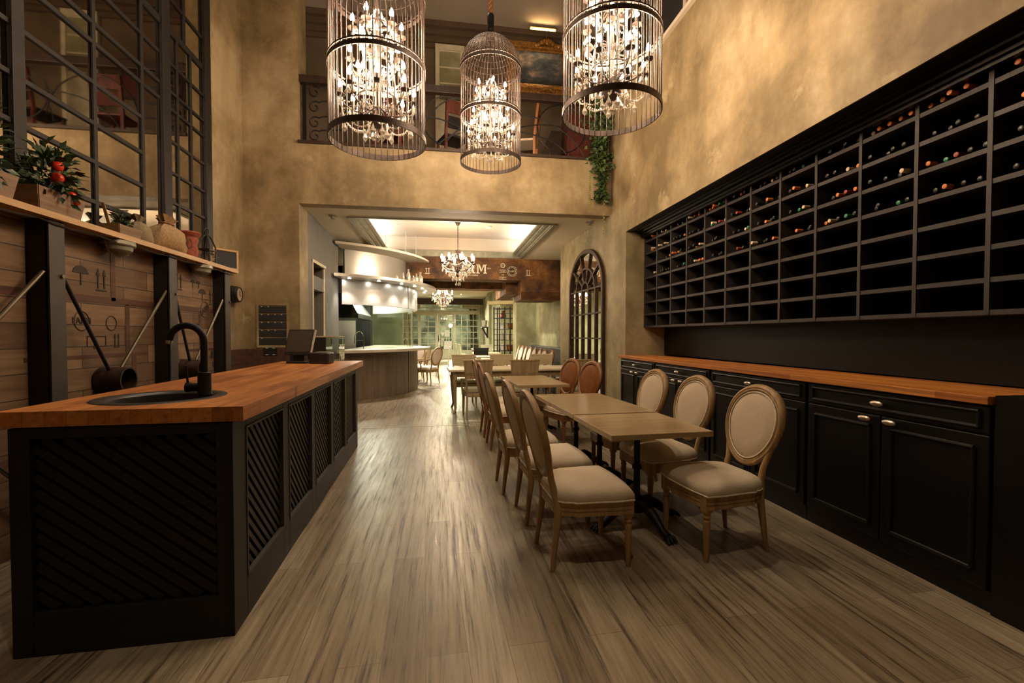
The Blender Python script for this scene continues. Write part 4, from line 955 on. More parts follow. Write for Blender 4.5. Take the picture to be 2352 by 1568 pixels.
def candle_arm(parent, ang, r, z, bulbm='bulb', lift=.04, s=1., first=None, armm='cageband'):
    if first: 
        c = copy_tree(first, parent); c.rotation_euler = (0, 0, ang); return c
    a = MB().tube([(.02, 0, z - .02), (r * .3, 0, z - .075 * s), (r * .62, 0, z - .07 * s), (r * .88, 0, z - .03 * s), (r, 0, z + lift)], .0065 * s, 7)
    a.tube([(r * .3 + .03 * s * cos(t_), 0, z - .02 + .03 * s * sin(t_)) for t_ in [pi * 1.6 * i / 10 - 1 for i in range(11)]], .0045 * s, 5)
    o = a.build('candle_arm', armm, parent, rot=(0, 0, ang))
    MB().lathe([(.012 * s, 0), (.038 * s, .012 * s), (.04 * s, .016 * s), (.01 * s, .012 * s)], (r, 0, z + lift - .004), 12).build('drip_dish', armm, o)
    MB().cyl((r, 0, z + lift + .01), (r, 0, z + lift + .062 * s), .0125 * s, n=10).build('candle_sleeve', armm if bulbm == 'bulb' else 'candle', o)
    zb = z + lift + .062 * s
    MB().lathe([(.007 * s, 0), (.016 * s, .015 * s), (.0175 * s, .027 * s), (.011 * s, .05 * s), (.003 * s, .068 * s)], (r, 0, zb), 10).build('bulb', bulbm, o)
    return o
def birdcage(R_=.38, H_=1.14, NB=46):
    t = thing('birdcage_chandelier', 'birdcage', 'chandelier')
    for k, (z, hgt) in enumerate(((0, .046), (.555, .036), (H_, .032))):
        MB().ring((0, 0, z), R_ - .004, R_ + .004, 0, hgt, 64).build('ring_band', 'cageband', t)
        if k: MB().ring((0, 0, z + .05), R_ - .003, R_ + .003, 0, .012, 64).build('thin_ring', 'cageband', t)
    dome = [(R_ * cos(pi / 2 * i / 9) * 1.0, H_ + .03 + .40 * sin(pi / 2 * i / 9)) for i in range(10)]
    dome[-1] = (.045, H_ + .42); dome.append((.02, H_ + .36))
    b0 = MB().tube([(R_ - .006, 0, .004), (R_ - .006, 0, H_)] + [(max(r - .006, .02), 0, z) for r, z in dome], .0042, 6).build('cage_bar', 'cage', t, smooth=60)
    for i in range(1, NB): share(b0, t, (0, 0, 0), 2 * pi * i / NB)
    for (i) in (2, 3, 4, 5, 6, 7):
        r, z = dome[i]; MB().tube([((r - .004) * cos(a), (r - .004) * sin(a), z) for a in [2 * pi * q / 40 for q in range(40)]], .003, 5, closed=True).build('dome_hoop', 'cage', t)
    MB().tube([(.03 * cos(a), 0, H_ + .47 + .03 * sin(a)) for a in [2 * pi * q / 14 for q in range(14)]], .006, 6, closed=True).cyl((0, 0, H_ + .36), (0, 0, H_ + .44), .012, n=10).build('hanging_hook', 'iron', t)
    MB().lathe([(.02, H_ + .50), (.04, H_ + .52), (.045, H_ + .66), (.045, H_ + .70), (.038, H_ + .71)], n=20).build('rope_cap', 'iron', t)
    # the crystal chandelier inside
    MB().cyl((0, 0, .2), (0, 0, H_ + .40), .009, n=10).lathe([(.01, .12), (.05, .13), (.075, .17), (.06, .2), (.02, .22), (.02, .5), (.035, .53), (.02, .56), (.016, .8), (.03, .83), (.015, .86), (.012, 1.1)], n=18).build('central_stem', 'cageband', t)
    fa_ = candle_arm(t, 0, .285, .30); 
    for i in range(1, 8): candle_arm(t, 2 * pi * i / 8, 0, 0, first=fa_)
    fb_ = candle_arm(t, .3, .215, .55)
    for i in range(1, 6): candle_arm(t, .3 + 2 * pi * i / 6, 0, 0, first=fb_)
    fc_ = candle_arm(t, 0, .19, .82)
    for i in range(1, 6): candle_arm(t, .1 + 2 * pi * i / 6, 0, 0, first=fc_)
    for r, z in ((.16, .34), (.12, .62), (.14, .90)): MB().tube([(r * cos(a), r * sin(a), z) for a in [2 * pi * q / 36 for q in range(36)]], .0055, 6, closed=True).build('crystal_hoop', 'cageband', t)
    d0 = drop_mb(.062, .016).build('crystal_drop', 'crystal', t, smooth=0); d1 = drop_mb(.10, .024).build('crystal_drop', 'crystal', t, smooth=0)
    first0 = True; pts = []
    for i in range(8):
        a = 2 * pi * i / 8; pts += [(.285, a, .325), (.285, a + .13, .33), (.285, a - .13, .33), (.2, a + .39, .25)]
    for i in range(6):
        a = .3 + 2 * pi * i / 6; pts += [(.215, a, .575), (.215, a + .17, .58), (.215, a - .17, .58), (.12, a + .3, .60), (.12, a, .61)]
        a = .1 + 2 * pi * i / 6; pts += [(.19, a, .845), (.19, a + .2, .85), (.14, a + .4, .88), (.14, a, .885), (.06, a, 1.02)]
    for k, (r, a, z) in enumerate(pts):
        loc = (r * cos(a), r * sin(a), z)
        if first0: d0.location = loc; first0 = False
        else: share(d0, t, loc, RND.uniform(0, 3))
    big = [(.285, 2 * pi * i / 8 + .39, .20) for i in range(8)] + [(.07, 2 * pi * i / 6, .13) for i in range(6)] + [(0, 0, .10)]
    for k, (r, a, z) in enumerate(big):
        loc = (r * cos(a), r * sin(a), z)
        if k == 0: d1.location = loc
        else: share(d1, t, loc, RND.uniform(0, 3))
    def P(r, a, z): return (r * cos(a), r * sin(a), z)
    for cnt, chains in ((8, ((P(.285, -pi / 8, .2), P(.285, pi / 8, .2), .035, 12), (P(.07, 0, .14), P(.285, pi / 8, .2), .07, 14), (P(.285, 0, .33), P(.16, pi / 8, .34), .05, 8))),
                        (6, ((P(.02, 0, 1.05), P(.19, .1, .86), .05, 14), (P(.19, .1, .86), P(.19, .1 + pi / 3, .86), .06, 12), (P(.14, .3, .9), P(.12, .5, .62), 0, 18), (P(.12, .1, .62), P(.16, .2, .34), 0, 18), (P(.215, .3, .585), P(.215, .3 + pi / 3, .585), .07, 12)))):
        for (pa_, pb_, sg_, n_) in chains:
            g0 = beads(MB(), pa_, pb_, sg_, n_, .0075).build('bead_garland', 'crystal', t, smooth=60)
            for i in range(1, cnt): share(g0, t, (0, 0, 0), 2 * pi * i / cnt)
    return t
cg = birdcage()
CG = [((-.518, 3.848, 3.01), .12, 'birdcage chandelier on the left, largest in view, over the bar'), ((.60, 5.766, 3.612), .5, 'whole birdcage chandelier in the middle, hanging from its rope'), ((1.31, 3.454, 3.176), .9, 'birdcage chandelier on the right, near the wine wall')]
for i, (p, a, lb) in enumerate(CG):
    place(cg, i == 0, p, a, lb, 'three birdcage chandeliers')
    rp = MB(); z0 = p[2] + 1.14 + .731
    for k in range(3): rp.tube([(.018 * cos(q * .55 + k * 2.094), .018 * sin(q * .55 + k * 2.094), z0 + (7.3 - z0) * q / 120) for q in range(121)], .0195, 6)
    tag(rp.build('hemp_rope', 'rope', None, smooth=70, loc=(p[0], p[1], 0)), 'thick twisted hemp rope holding the %s birdcage chandelier' % ('left', 'middle', 'right')[i], 'rope', 'ropes of the birdcage chandeliers')
# small crystal chandeliers of the dining room
def small_chandelier():
    t = thing('crystal_chandelier', 'x', 'chandelier')
    MB().cyl((0, 0, .05), (0, 0, .62), .012, n=8).lathe([(.012, .0), (.05, .05), (.03, .1), (.06, .16), (.02, .2), (.015, .4), (.03, .44), (.012, .5)], n=14).build('central_stem', 'rustframe', t)
    f0 = candle_arm(t, 0, .36, .26, 'bulb2', s=1.5, armm='rustframe')
    for i in range(1, 8): candle_arm(t, 2 * pi * i / 8, 0, 0, 'bulb2', first=f0)
    for z, r in ((.52, .12), (.12, .2)): MB().tube([(r * cos(a), r * sin(a), z) for a in [2 * pi * q / 30 for q in range(30)]], .007, 6, closed=True).build('crystal_hoop', 'rustframe', t)
    d0 = drop_mb(.11, .022).build('crystal_drop', 'crystal', t, smooth=0); k = 0
    for (r, n, z) in ((.36, 8, .24), (.2, 14, .11), (.12, 10, .5), (.13, 8, .02), (.28, 8, .18), (.05, 5, -.08)):
        for i in range(n):
            a = 2 * pi * i / n + z; loc = (r * cos(a), r * sin(a), z)
            if k == 0: d0.location = loc
            else: share(d0, t, loc, a)
            k += 1
    def P(r, a, z): return (r * cos(a), r * sin(a), z)
    for (pa_, pb_, sg_, n_) in ((P(.12, 0, .5), P(.36, 0, .3), .04, 12), (P(.36, 0, .28), P(.36, pi / 4, .28), .06, 10), (P(.2, 0, .12), P(.03, 0, -.06), .03, 9), (P(.36, 0, .24), P(.2, .2, .12), .03, 8)):
        g0 = beads(MB(), pa_, pb_, sg_, n_, .012).build('bead_garland', 'crystal', t, smooth=60)
        for i in range(1, 8): share(g0, t, (0, 0, 0), 2 * pi * i / 8)
    cb = MB().tube([(.06 * cos(a) * .4 + .05, 0, .5 + .1 * sin(a)) for a in [pi * q / 8 for q in range(9)]], .008, 6).tube([(.05 + .1 * cos(a), 0, .42 + .06 * sin(a)) for a in [pi * 1.4 * q / 10 for q in range(11)]], .008, 6).build('scroll', 'rustframe', t)
    for i in range(1, 6): share(cb, t, (0, 0, 0), 2 * pi * i / 6)
    ch = MB(); 
    for q in range(14): ch.tube([(.012 * cos(a) * (q % 2), .012 * cos(a) * ((q + 1) % 2), .645 + q * .037 + .025 * sin(a)) for a in [2 * pi * k_ / 8 for k_ in range(8)]], .0045, 4, closed=True)
    ch.build('chain', 'rustframe', t)
    MB().lathe([(.012, 1.14), (.03, 1.15), (.07, 1.22), (.075, 1.25), (.02, 1.252)], n=18).build('ceiling_rose', 'rustframe', t)
    return t
scn = small_chandelier()
place(scn, True, (.33, 10.2, 2.73), .2, 'lit crystal candle chandelier hanging before the rusted beam')
place(scn, False, (-.02, 16.0, 2.50), .4, 'lit crystal chandelier hanging lower behind the rusted beam')

# ------------------------------------------------------------------ balcony
p = thing('balcony_railing', 'wrought iron balcony railing with scrolls and a dark wooden handrail', 'railing', (0, 7.6, 4.45))
MB().box(-2.2, 2.85, -.05, .05, .93, 1.045).build('handrail', 'darkwood', p, smooth=0, bevel=.008)
MB().box(-2.2, 2.85, -.02, .02, .0, .05).build('bottom_rail', 'iron', p, smooth=0)
MB().box(-2.16, -2.11, -.02, .02, .05, .93).build('end_post', 'iron', p, smooth=0)
MB().box(2.76, 2.81, -.02, .02, .05, .93).build('end_post', 'iron', p, smooth=0)
def spiral(x, z, r, a0, turns, sg=1): return [(x + r * (1 - .75 * q / 18) * cos(a0 + sg * turns * 2 * pi * q / 18), 0, z + r * (1 - .75 * q / 18) * sin(a0 + sg * turns * 2 * pi * q / 18)) for q in range(19)]
for z, sg in ((.80, 1), (.57, 1), (.33, 1), (.12, 1)):
    MB().tube([(-1.5, 0, z + .12), (-1.7, 0, z + .12), (-1.88, 0, z + .1)] + spiral(-1.98, z, .1, .9, 1.1, 1), .011, 6).build('scroll', 'iron', p)
for x in (-1.5,): MB().box(x - .015, x + .015, -.015, .015, .05, .93).build('upright', 'iron', p, smooth=0)
for (x, z, rx, rz, a0, a1) in ((-.9, .2, .6, .62, 0, pi), (.35, -.1, .75, 1.0, .1, pi - .2), (.1, .5, .42, .4, .6, 4.4), (2.0, .5, .42, .40, 0, 6.2), (1.2, -.35, 1.3, 1.05, .35, 2.6), (1.75, .05, .9, .5, .2, 2.6), (2.3, .12, .5, .28, 2.6, 6), (-.3, -.2, 1.0, .75, .3, 2.8), (1.0, .0, 1.1, .42, .1, 2.9)):
    pts = [(x + rx * cos(a0 + (a1 - a0) * q / 30), 0, z + rz * sin(a0 + (a1 - a0) * q / 30)) for q in range(31)]
    pts = [q for q in pts if .05 < q[2] < .94 and -1.5 < q[0] < 2.78]
    if len(pts) > 3: MB().tube(pts, .010, 6).build('scroll', 'iron', p)
ud = struct('door_4', MB().box(-.13, .42, 8.90, 8.95, 4.4, 6.98).box(-.06, .35, 8.88, 8.90, 4.5, 5.8), 'letter', smooth=0)
gl_ = MB().box(-.05, .34, 8.885, 8.898, 5.95, 6.85).build('door_glass', 'sage', ud, smooth=0)
g = MB()
for z in (6.25, 6.55): g.box(-.05, .34, 8.875, 8.885, z - .012, z + .012)
g.box(-.13, -.06, 8.87, 8.90, 4.4, 6.98).box(.35, .42, 8.87, 8.90, 4.4, 6.98).box(-.06, .35, 8.87, 8.9, 6.88, 6.98); g.build('door_frame', 'letter', ud, smooth=0)
p = thing('framed_painting', 'stormy sea painting in a wide gilt frame on the upper wall', 'painting', (2.0, 8.95, 6.02))
MB().box(-.62, .62, -.21, -.2, .27, .9).build('canvas', 'canvas', p, smooth=0)
f = MB()
for (o_, i_, y_) in ((.79, .70, .23), (.71, .66, .26), (.665, .615, .225)):
    a, b_ = .9 + (o_ - .62), .27 - (o_ - .62); a2, b2 = .9 + (i_ - .62), .27 - (i_ - .62)
    f.box(-o_, o_, -y_, 0, a2, a).box(-o_, o_, -y_, 0, b_, b2).box(-o_, -i_, -y_, 0, b2, a2).box(i_, o_, -y_, 0, b2, a2)
f.build('frame', 'gold', p, smooth=0, bevel=.01)
for z, s_ in ((1.04, 1.), (.15, .6), ):
    g = MB()
    for i in range(9): a = (i - 4) * .055 * s_; g.ball((a, -.27, z + .05 * s_ * cos(a * 14 / s_)), (.04 * s_, .03, .045 * s_), 8, 6)
    g.ball((0, -.28, z + .02), (.06 * s_, .04, .07 * s_), 10, 7); g.build('carved_crest', 'gold', p)
l = light('picture_light_lamp', 'AREA', (1.88, 8.5, 7.2), 9, (1, .72, .38), (radians(35), 0, 0), shape='RECTANGLE', size=.45, size_y=.04)
p = thing('picture_light', 'brass picture light glowing over the gilt framed painting', 'lamp', (1.88, 8.76, 7.14))
MB().tube([(.1, -.03, .0), (.1, -.15, .1), (.1, -.25, .07)], .008, 6).build('arm', 'gold', p)
MB().ring((0, 0, 0), .024, .028, -.25, .25, 20, .0, pi).build('shade', 'gold', p, loc=(.0, -.26, .06), rot=(0, pi / 2, 0))
MB().cyl((-.23, -.26, .055), (.23, -.26, .055), .013, n=10).build('tube', 'picglow', p)
for x, lb in ((-.62, 'small dark picture frame beside the upper white door'), (-1.3, 'tall dark picture frame on the upper wall behind the left birdcage')):
    MBp = thing('wall_picture', lb, 'picture', (x, 8.94, 5.9)); MB().box(-.16, .16, -.03, 0, -.35, .35).build('frame', 'darkwood', MBp, smooth=0, bevel=.006); MB().box(-.12, .12, -.034, -.0305, -.3, .3).build('picture', 'redwood', MBp, smooth=0)
def plain_chair(label, loc, rz, wd, pad, h=1.0):
    t = thing('wooden_chair', label, 'chair', loc, rz, 'chairs on the balcony')
    MB().box(-.22, .22, -.22, .22, .42, .46).build('seat', pad, t, smooth=0, bevel=.01)
    for (x, y) in ((.19, -.19), (.19, .19)): MB().bar((x, y, 0), (x, y, .42), .04).build('leg', wd, t, smooth=0)
    for y in (-.2, .2): MB().bar((-.2, y, 0), (-.2, y, .45), .042).bar((-.2, y, .45), (-.27, y, h), .042).build('leg', wd, t, smooth=0)
    MB().hexa([(-.245, -.2, h - .2), (-.225, -.2, h - .2), (-.245, .2, h - .2), (-.225, .2, h - .2), (-.28, -.2, h), (-.26, -.2, h), (-.28, .2, h), (-.26, .2, h)]).build('backrest', wd, t, smooth=0)
    MB().box(-.24, -.22, -.18, .18, .55, .75).build('back_cushion', pad, t, smooth=0); return t
plain_chair('dark red wooden chair behind the balcony railing, left of the middle birdcage', (.17, 8.1, 4.4), pi * .62, 'redwood', 'plastic')
plain_chair('tan wooden armchair behind the railing, right of the middle birdcage', (1.44, 8.05, 4.4), pi * .9, 'tanwood', 'linen', 1.06)
plain_chair('dark red wooden chair behind the left birdcage on the balcony', (-.9, 8.1, 4.4), pi * .5, 'redwood', 'redwood')
p = thing('balcony_cabinet', 'mahogany red cabinet at the right end of the balcony', 'cabinet', (2.5, 8.15, 4.4))
MB().box(-.3, .25, -.2, .25, 0, 1.0).build('body', 'redwood', p, smooth=0, bevel=.01)
MB().box(-.26, .21, -.21, -.2005, .08, .9).build('door', 'redwood', p, smooth=0)
p = thing('leaning_panel', 'dark wooden board leaning behind the railing beside the red cabinet', 'board', (1.93, 7.95, 4.4))
MB().hexa([(-.3, -.05, 0), (.12, -.05, 0), (-.3, .0, 0), (.12, .0, 0), (-.0, .1, .72), (.2, .1, .72), (-.0, .15, .72), (.2, .15, .72)]).build('board', 'darkwood', p, smooth=0)
iv = MB(); TS = MB()
for i in range(1500):
    t_ = RND.random(); z = 5.42 - 1.72 * t_ ; 
    wv = .20 * (1 - .72 * max(0, t_ - .25) / .75) + .05 * sin(z * 9); cxv = 2.60 + .02 * sin(z * 5) + .06 * max(0, t_ - .6)
    x, y = cxv + RND.gauss(0, wv * .5), 7.40 + RND.uniform(-.12, .05)
    iv.leaf((x, y, z), (RND.uniform(-1, 1), RND.uniform(-1, .2), RND.uniform(-1, .3)), RND.uniform(.05, .095), RND.uniform(.045, .075))
p = thing('trailing_ivy', 'green ivy trailing down from the balcony in the right corner', 'plant', (0, 0, 0))
iv.build('foliage', 'ivy', p); 
for (x, z0, z1) in ((2.42, 4.15, 3.5), (2.66, 4.3, 3.15)):
    q = MB()
    for i in range(60): q.ball((x + .012 * sin(i * 2.1), 7.34 + .012 * cos(i * 2.1), z0 + (z1 - z0) * i / 59), .012, 5, 4)
    q.build('tassel_strand', 'tassel', p)
MB().tube([(2.6, 7.42, 5.4), (2.62, 7.4, 4.6), (2.64, 7.4, 3.8)], .012, 6).build('stem', 'leaf', p)

# ------------------------------------------------------------------ show kitchen behind curved glass
KC = (-3.3, 12.6); a0, a1 = -math.acos(1.11 / 2.49), math.acos(1.11 / 2.49)
def sector(r0, r1, z0, z1, aa=None, ab=None, n=56):
    if aa is None: aa = -math.acos(min(1, 1.11 / r0)); ab = -aa
    return MB().ring((KC[0], KC[1], 0), r0, r1, z0, z1, n, aa, ab)
def disc(r, z0, z1):
    A = math.acos(1.11 / r); P = [(KC[0] + r * cos(-A + 2 * A * i / 60), KC[1] + r * sin(-A + 2 * A * i / 60)) for i in range(61)]
    return MB().prism(P, lambda a, b_: (a, b_, z0), lambda a, b_: (a, b_, z1))
p = thing('kitchen_counter', 'curved taupe kitchen counter with a pale stone top', 'counter', (0, 0, 0))
sector(2.45, 2.6, 0, 1.07).build('front_panel', 'concrete', p)
disc(2.95, 1.07, 1.13).build('counter_top', 'stone', p)
for a in (-.36, .1): MB().bar((KC[0] + 2.603 * cos(a), KC[1] + 2.603 * sin(a), 0), (KC[0] + 2.603 * cos(a), KC[1] + 2.603 * sin(a), 1.07), .008).build('panel_joint', 'ink', p, smooth=0)
p = thing('kitchen_canopy', 'curved brushed steel canopy with spotlights above the show kitchen', 'canopy', (0, 0, 0))
sector(2.3, 2.4, 2.72, 3.34).build('upper_drum', 'silver', p)
disc(2.98, 3.34, 3.39).build('upper_disc', 'white', p)
disc(3.10, 2.66, 2.72).build('lower_shelf_disc', 'silver', p)
sector(2.52, 2.6, 2.12, 2.66).build('fascia', 'silver', p)
MB().bar((KC[0] + 2.603 * cos(-.36), KC[1] + 2.603 * sin(-.36), 2.12), (KC[0] + 2.603 * cos(-.36), KC[1] + 2.603 * sin(-.36), 2.66), .012).build('fascia_joint', 'ink', p, smooth=0)
for a in (-1.1, -.75, -.5, -.3, .1): 
    c_, s_ = cos(a), sin(a); MB().cyl((KC[0] + 2.75 * c_, KC[1] + 2.75 * s_, 3.39), (KC[0] + 2.75 * c_, KC[1] + 2.75 * s_, 3.98), .008, n=6).build('hanger_rod', 'silver', p)
for i, a in enumerate((-1.08, -.84, -.60, -.40, -.2, .02, .2)):
    r = 2.83; x, y = KC[0] + r * cos(a), KC[1] + r * sin(a)
    MB().lathe([(.045, 0), (.05, -.006), (.035, -.008)], (x, y, 2.66), 16).build('spot_ring', 'chrome', p)
    MB().lathe([(.034, 0), (.001, -.001)], (x, y, 2.6505), 14).build('spot_lens', 'spotglow', p)
    l = light('spot_lamp', 'SPOT', (x, y, 2.62), 14, (1, .93, .84), (0, radians(12) * 0, 0), spot_size=radians(95), spot_blend=.6, shadow_soft_size=.03); l.parent = p
gs = thing('glass_screen', 'curved glass screen between the counter and the canopy', 'glass screen', (0, 0, 0))
for k in range(4):
    q0 = a0 + (a1 - a0) * k / 4; q1 = a0 + (a1 - a0) * (k + 1) / 4 - .008; sector(2.49, 2.50, 1.13, 2.14, q0, q1, 14).build('glass_panel', 'glass', gs)
p = thing('kitchen_faucet', 'chrome spring faucet behind the kitchen glass', 'faucet', (-1.86, 11.15, 1.13))
MB().tube([(0, 0, 0), (0, 0, .22)] + [(-.1 + .1 * cos(t_), 0, .24 + .17 * sin(t_)) for t_ in [pi * q / 12 for q in range(13)]] + [(-.2, 0, .12)], .011, 8).build('spout', 'chrome', p)
MB().cyl((-.2, 0, .2), (0, 0, .2), .006, n=6).build('holder', 'chrome', p)
p = thing('kitchen_faucet', 'small chrome gooseneck faucet at the back of the show kitchen', 'faucet', (-1.0, 13.1, 1.13)); MB().tube([(0, 0, 0), (0, 0, .16)] + [(-.05 + .05 * cos(t_), 0, .17 + .07 * sin(t_)) for t_ in [pi * q / 8 for q in range(9)]], .011, 6).build('spout', 'chrome', p)
p = thing('extractor_hood', 'dark steel extractor hood hanging inside the show kitchen', 'hood', (-3.5, 13.6, 0))
MB().hexa([(-1.6, -1.3, 2.02), (1.3, -1.3, 2.02), (-1.6, 1.1, 2.02), (1.3, 1.1, 2.02), (-1.2, -.7, 2.6), (.9, -.7, 2.6), (-1.2, .8, 2.6), (.9, .8, 2.6)]).build('canopy', 'darksteel', p, smooth=0)
MB().box(-1.62, 1.32, -1.32, 1.12, 1.9, 2.02).build('rim', 'darksteel', p, smooth=0)
MB().box(-.7, .5, -.5, .6, 2.6, 3.3).build('duct', 'darksteel', p, smooth=0)
p = thing('back_counter', 'dark work counter along the rear of the show kitchen', 'counter', (-4.2, 15.3, 0)); MB().box(-2, .75, -.4, .45, 0, .95).build('body', 'darksteel', p, smooth=0); MB().box(-2, .75, -.42, .46, .951, .99).build('work_top', 'silver', p, smooth=0)
p = thing('tall_cupboard', 'tall grey cupboard behind the kitchen glass', 'cupboard', (-3.1, 15.35, 0)); MB().box(-.3, .3, -.05, .38, 0, 2.42).build('body', 'ceil', p, smooth=0); MB().box(.305, .76, -.02, .38, 0, 2.5).build('dark_side', 'darksteel', p, smooth=0)
BT = ((-.68, .045, .13, .06, 'short clear jar at the left of the bottles on the steel shelf'), (-.60, .03, .2, .1, 'slim clear bottle second from left on the steel shelf'), (-.53, .05, .30, .17, 'tall clear carafe with pale liquid on the steel shelf'), (-.455, .055, .17, .06, 'squat jar between the two carafes on the steel shelf'), (-.40, .045, .24, .15, 'clear swing top bottle beside the right carafe on the steel shelf'), (-.315, .07, .31, .17, 'wide clear carafe half full at the right end of the steel shelf'))
for a, r, h, fl, lb in BT:
    p = thing('glass_bottle', lb, 'bottle', (KC[0] + 2.88 * cos(a), KC[1] + 2.88 * sin(a), 2.721), 0, 'glass bottles on the steel shelf')
    MB().lathe([(r * .95, 0), (r, .008), (r, h * .58), (r * .8, h * .68), (r * .42, h * .76), (r * .40, h * .95), (r * .52, h), (r * .36, h * .99)], n=20).build('body', 'crystal', p)
    MB().lathe([(r * .9, .006), (r * .93, .01), (r * .93, fl * .9), (r * .9, fl * .91)], n=18).build('contents', 'letter', p)

# arched mirror on the right wall
am = thing('arched_mirror', 'tall arched mirror with rust brown iron glazing bars on the right wall', 'mirror', (2.85 - (8.6 - 6.85) * math.tan(RB) - .001, 8.6, 0), RB)
HW, ZS_, ZT, ZB = .90, 2.33, .74, .25
def ap(k, t_): return (HW * k * cos(t_), ZS_ + ZT * k * sin(t_))
arch = [(HW, ZB)] + [ap(1, pi * q / 28) for q in range(29)] + [(-HW, ZB)]
MB().prism(arch, lambda a, b_: (-.008, a, b_), lambda a, b_: (-.012, a, b_)).build('mirror_glass', 'mirror2', am, smooth=0)
def band(outer, inner, x0_, x1_):
    g = MB(); n = len(outer); V = []
    for (o_, i_) in zip(outer, inner):
        for q, x in ((o_, x0_), (i_, x0_), (i_, x1_), (o_, x1_)): V.append((x, q[0], q[1]))
    return g.add(V, [(k * 4 + j, (k + 1) * 4 + j, (k + 1) * 4 + (j + 1) % 4, k * 4 + (j + 1) % 4) for k in range(n - 1) for j in range(4)] + [(0, 1, 2, 3), (4 * n - 1, 4 * n - 2, 4 * n - 3, 4 * n - 4)])
ou = [(HW + .04, ZB - .04)] + [((HW + .04) * cos(pi * q / 28), ZS_ + (ZT + .04) * sin(pi * q / 28)) for q in range(29)] + [(-HW - .04, ZB - .04)]
inn = [(HW - .03, ZB - .0)] + [((HW - .03) * cos(pi * q / 28), ZS_ + (ZT - .03) * sin(pi * q / 28)) for q in range(29)] + [(-HW + .03, ZB)]
band(ou, inn, -.0, -.06).build('frame', 'rustframe', am, smooth=30)
MB().box(-.06, 0, -HW - .04, HW + .04, ZB - .05, ZB + .03).build('sill_bar', 'rustframe', am, smooth=0)
for k in (.56, .2): band([ap(k + .025, pi * q / 20) for q in range(21)], [ap(k - .025, pi * q / 20) for q in range(21)], -.012, -.045).build('arc_bar', 'rustframe', am, smooth=30)
for q in (1, 2, 3, 4): a = pi * q / 5; c0, c1 = ap(.2, a), ap(.97, a); MB().bar((-.03, c0[0], c0[1]), (-.03, c1[0], c1[1]), .042, .03, up=(1, 0, 0)).build('spoke_bar', 'rustframe', am, smooth=0)
for y in (-.54, -.18, .18, .54): MB().box(-.045, -.0125, y - .022, y + .022, ZB, ZS_).build('upright_bar', 'rustframe', am, smooth=0)
for z in (ZS_, 1.86, 1.39, .92, .5): MB().box(-.04, -.013, -HW + .03, HW - .03, z - .014, z + .014).build('cross_bar', 'rustframe', am, smooth=0)

# ------------------------------------------------------------------ dining room furniture
pr_o = louis('pad', wood_='oakred', pad='whitefab')
ordn = ['nearest', 'second', 'third', 'fourth', 'fifth', 'sixth', 'seventh', 'farthest']
for i in range(8):
    place(pr_o, i == 0, (2.22 + .012 * i, 10.55 + .78 * i + (.12 if i < 2 else 0), 0), pi + RB + RND.uniform(-.12, .12), 'white oval back chair, %s in the row along the grey banquette' % ordn[i], 'white oval back chairs along the banquette')
MT['bench'] = mat('dark_grey_leather', (.045, .042, .037), .5, 0, None, 5)
p = thing('banquette', 'long dark grey banquette along the alcove wall behind the white chairs', 'bench', (0, 0, 0))
MB().box(3.13, 3.34, 10.5, 16.2, .0, 1.10).build('backrest', 'bench', p, smooth=0, bevel=.03); MB().box(2.72, 3.125, 10.5, 16.2, .0, .46).build('seat', 'bench', p, smooth=0, bevel=.03)
for k, (x, y) in enumerate(((1.45, 11.2), (1.45, 12.9), (1.42, 14.6))):
    t = thing('cafe_table', 'pale cream table before the row of white chairs, %s one' % ('nearest', 'middle', 'farthest')[k], 'table', (x, y, 0), RB, 'cream tables before the banquette')
    MB().box(-.36, .36, -.36, .36, .74, .78).build('table_top', 'creamtop', t, smooth=0, bevel=.006)
    for (a, b_) in ((-.3, -.3), (.3, -.3), (-.3, .3), (.3, .3)): MB().bar((a, b_, 0), (a, b_, .74), .05).build('leg', 'cream', t, smooth=0)
pa = louis('pad', wood_='oak', pad='whitefab', arms=True)
for i, (x, y, a, lb) in enumerate(((-.45, 13.95, 2.5, 'white oval back armchair at the right end of the kitchen counter'), (-.80, 14.7, 2.9, 'white oval back armchair behind the first one at the kitchen counter'), (-1.02, 15.55, 2.3, 'white oval back chair seen through the kitchen glass'))):
    place(pa, i == 0, (x, y, 0), a, lb, 'white armchairs by the show kitchen')
sq3 = square_chair('fram', 'sagefab', arms=False)
for i, (x, y, a, lb) in enumerate(((-.02, 16.6, pi, 'pale sage chair standing in the aisle before the glass door'), (1.0, 21.0, .1, 'pale sage chair at the far tables, nearest of three in line'), (.98, 22.0, .1, 'pale sage chair at the far tables, middle of three in line'), (.90, 23.0, .1, 'pale sage chair at the far tables, last of three in line'), (1.85, 19.4, -pi / 2, 'pale sage chair with its back to the far wall shelf'))):
    place(sq3, i == 0, (x, y, 0), a, lb, 'pale sage chairs at the far tables')
sq4 = square_chair('iron', 'plastic', arms=False); place(sq4, True, (1.25, 15.4, 0), pi / 2, 'dark chair among the pale ones in the dining room')
for k, (x, y) in enumerate(((1.62, 17.3), (1.93, 20.4), (1.9, 22.6))):
    t = thing('cafe_table', 'pale sage table at the back of the dining room, %s one' % ('nearest', 'middle', 'farthest')[k], 'table', (x, y, 0), RB, 'sage tables at the back')
    MB().box(-.5, .5, -.4, .4, .74, .79).build('table_top', 'cream', t, smooth=0, bevel=.006)
    for (a, b_) in ((-.42, -.32), (.42, -.32), (-.42, .32), (.42, .32)): MB().bar((a, b_, 0), (a, b_, .74), .06).build('leg', 'fram', t, smooth=0)
t = thing('display_shelf', 'tall black iron display shelf in the niche at the back', 'shelf', (2.62, 18.9, 0), radians(-28))
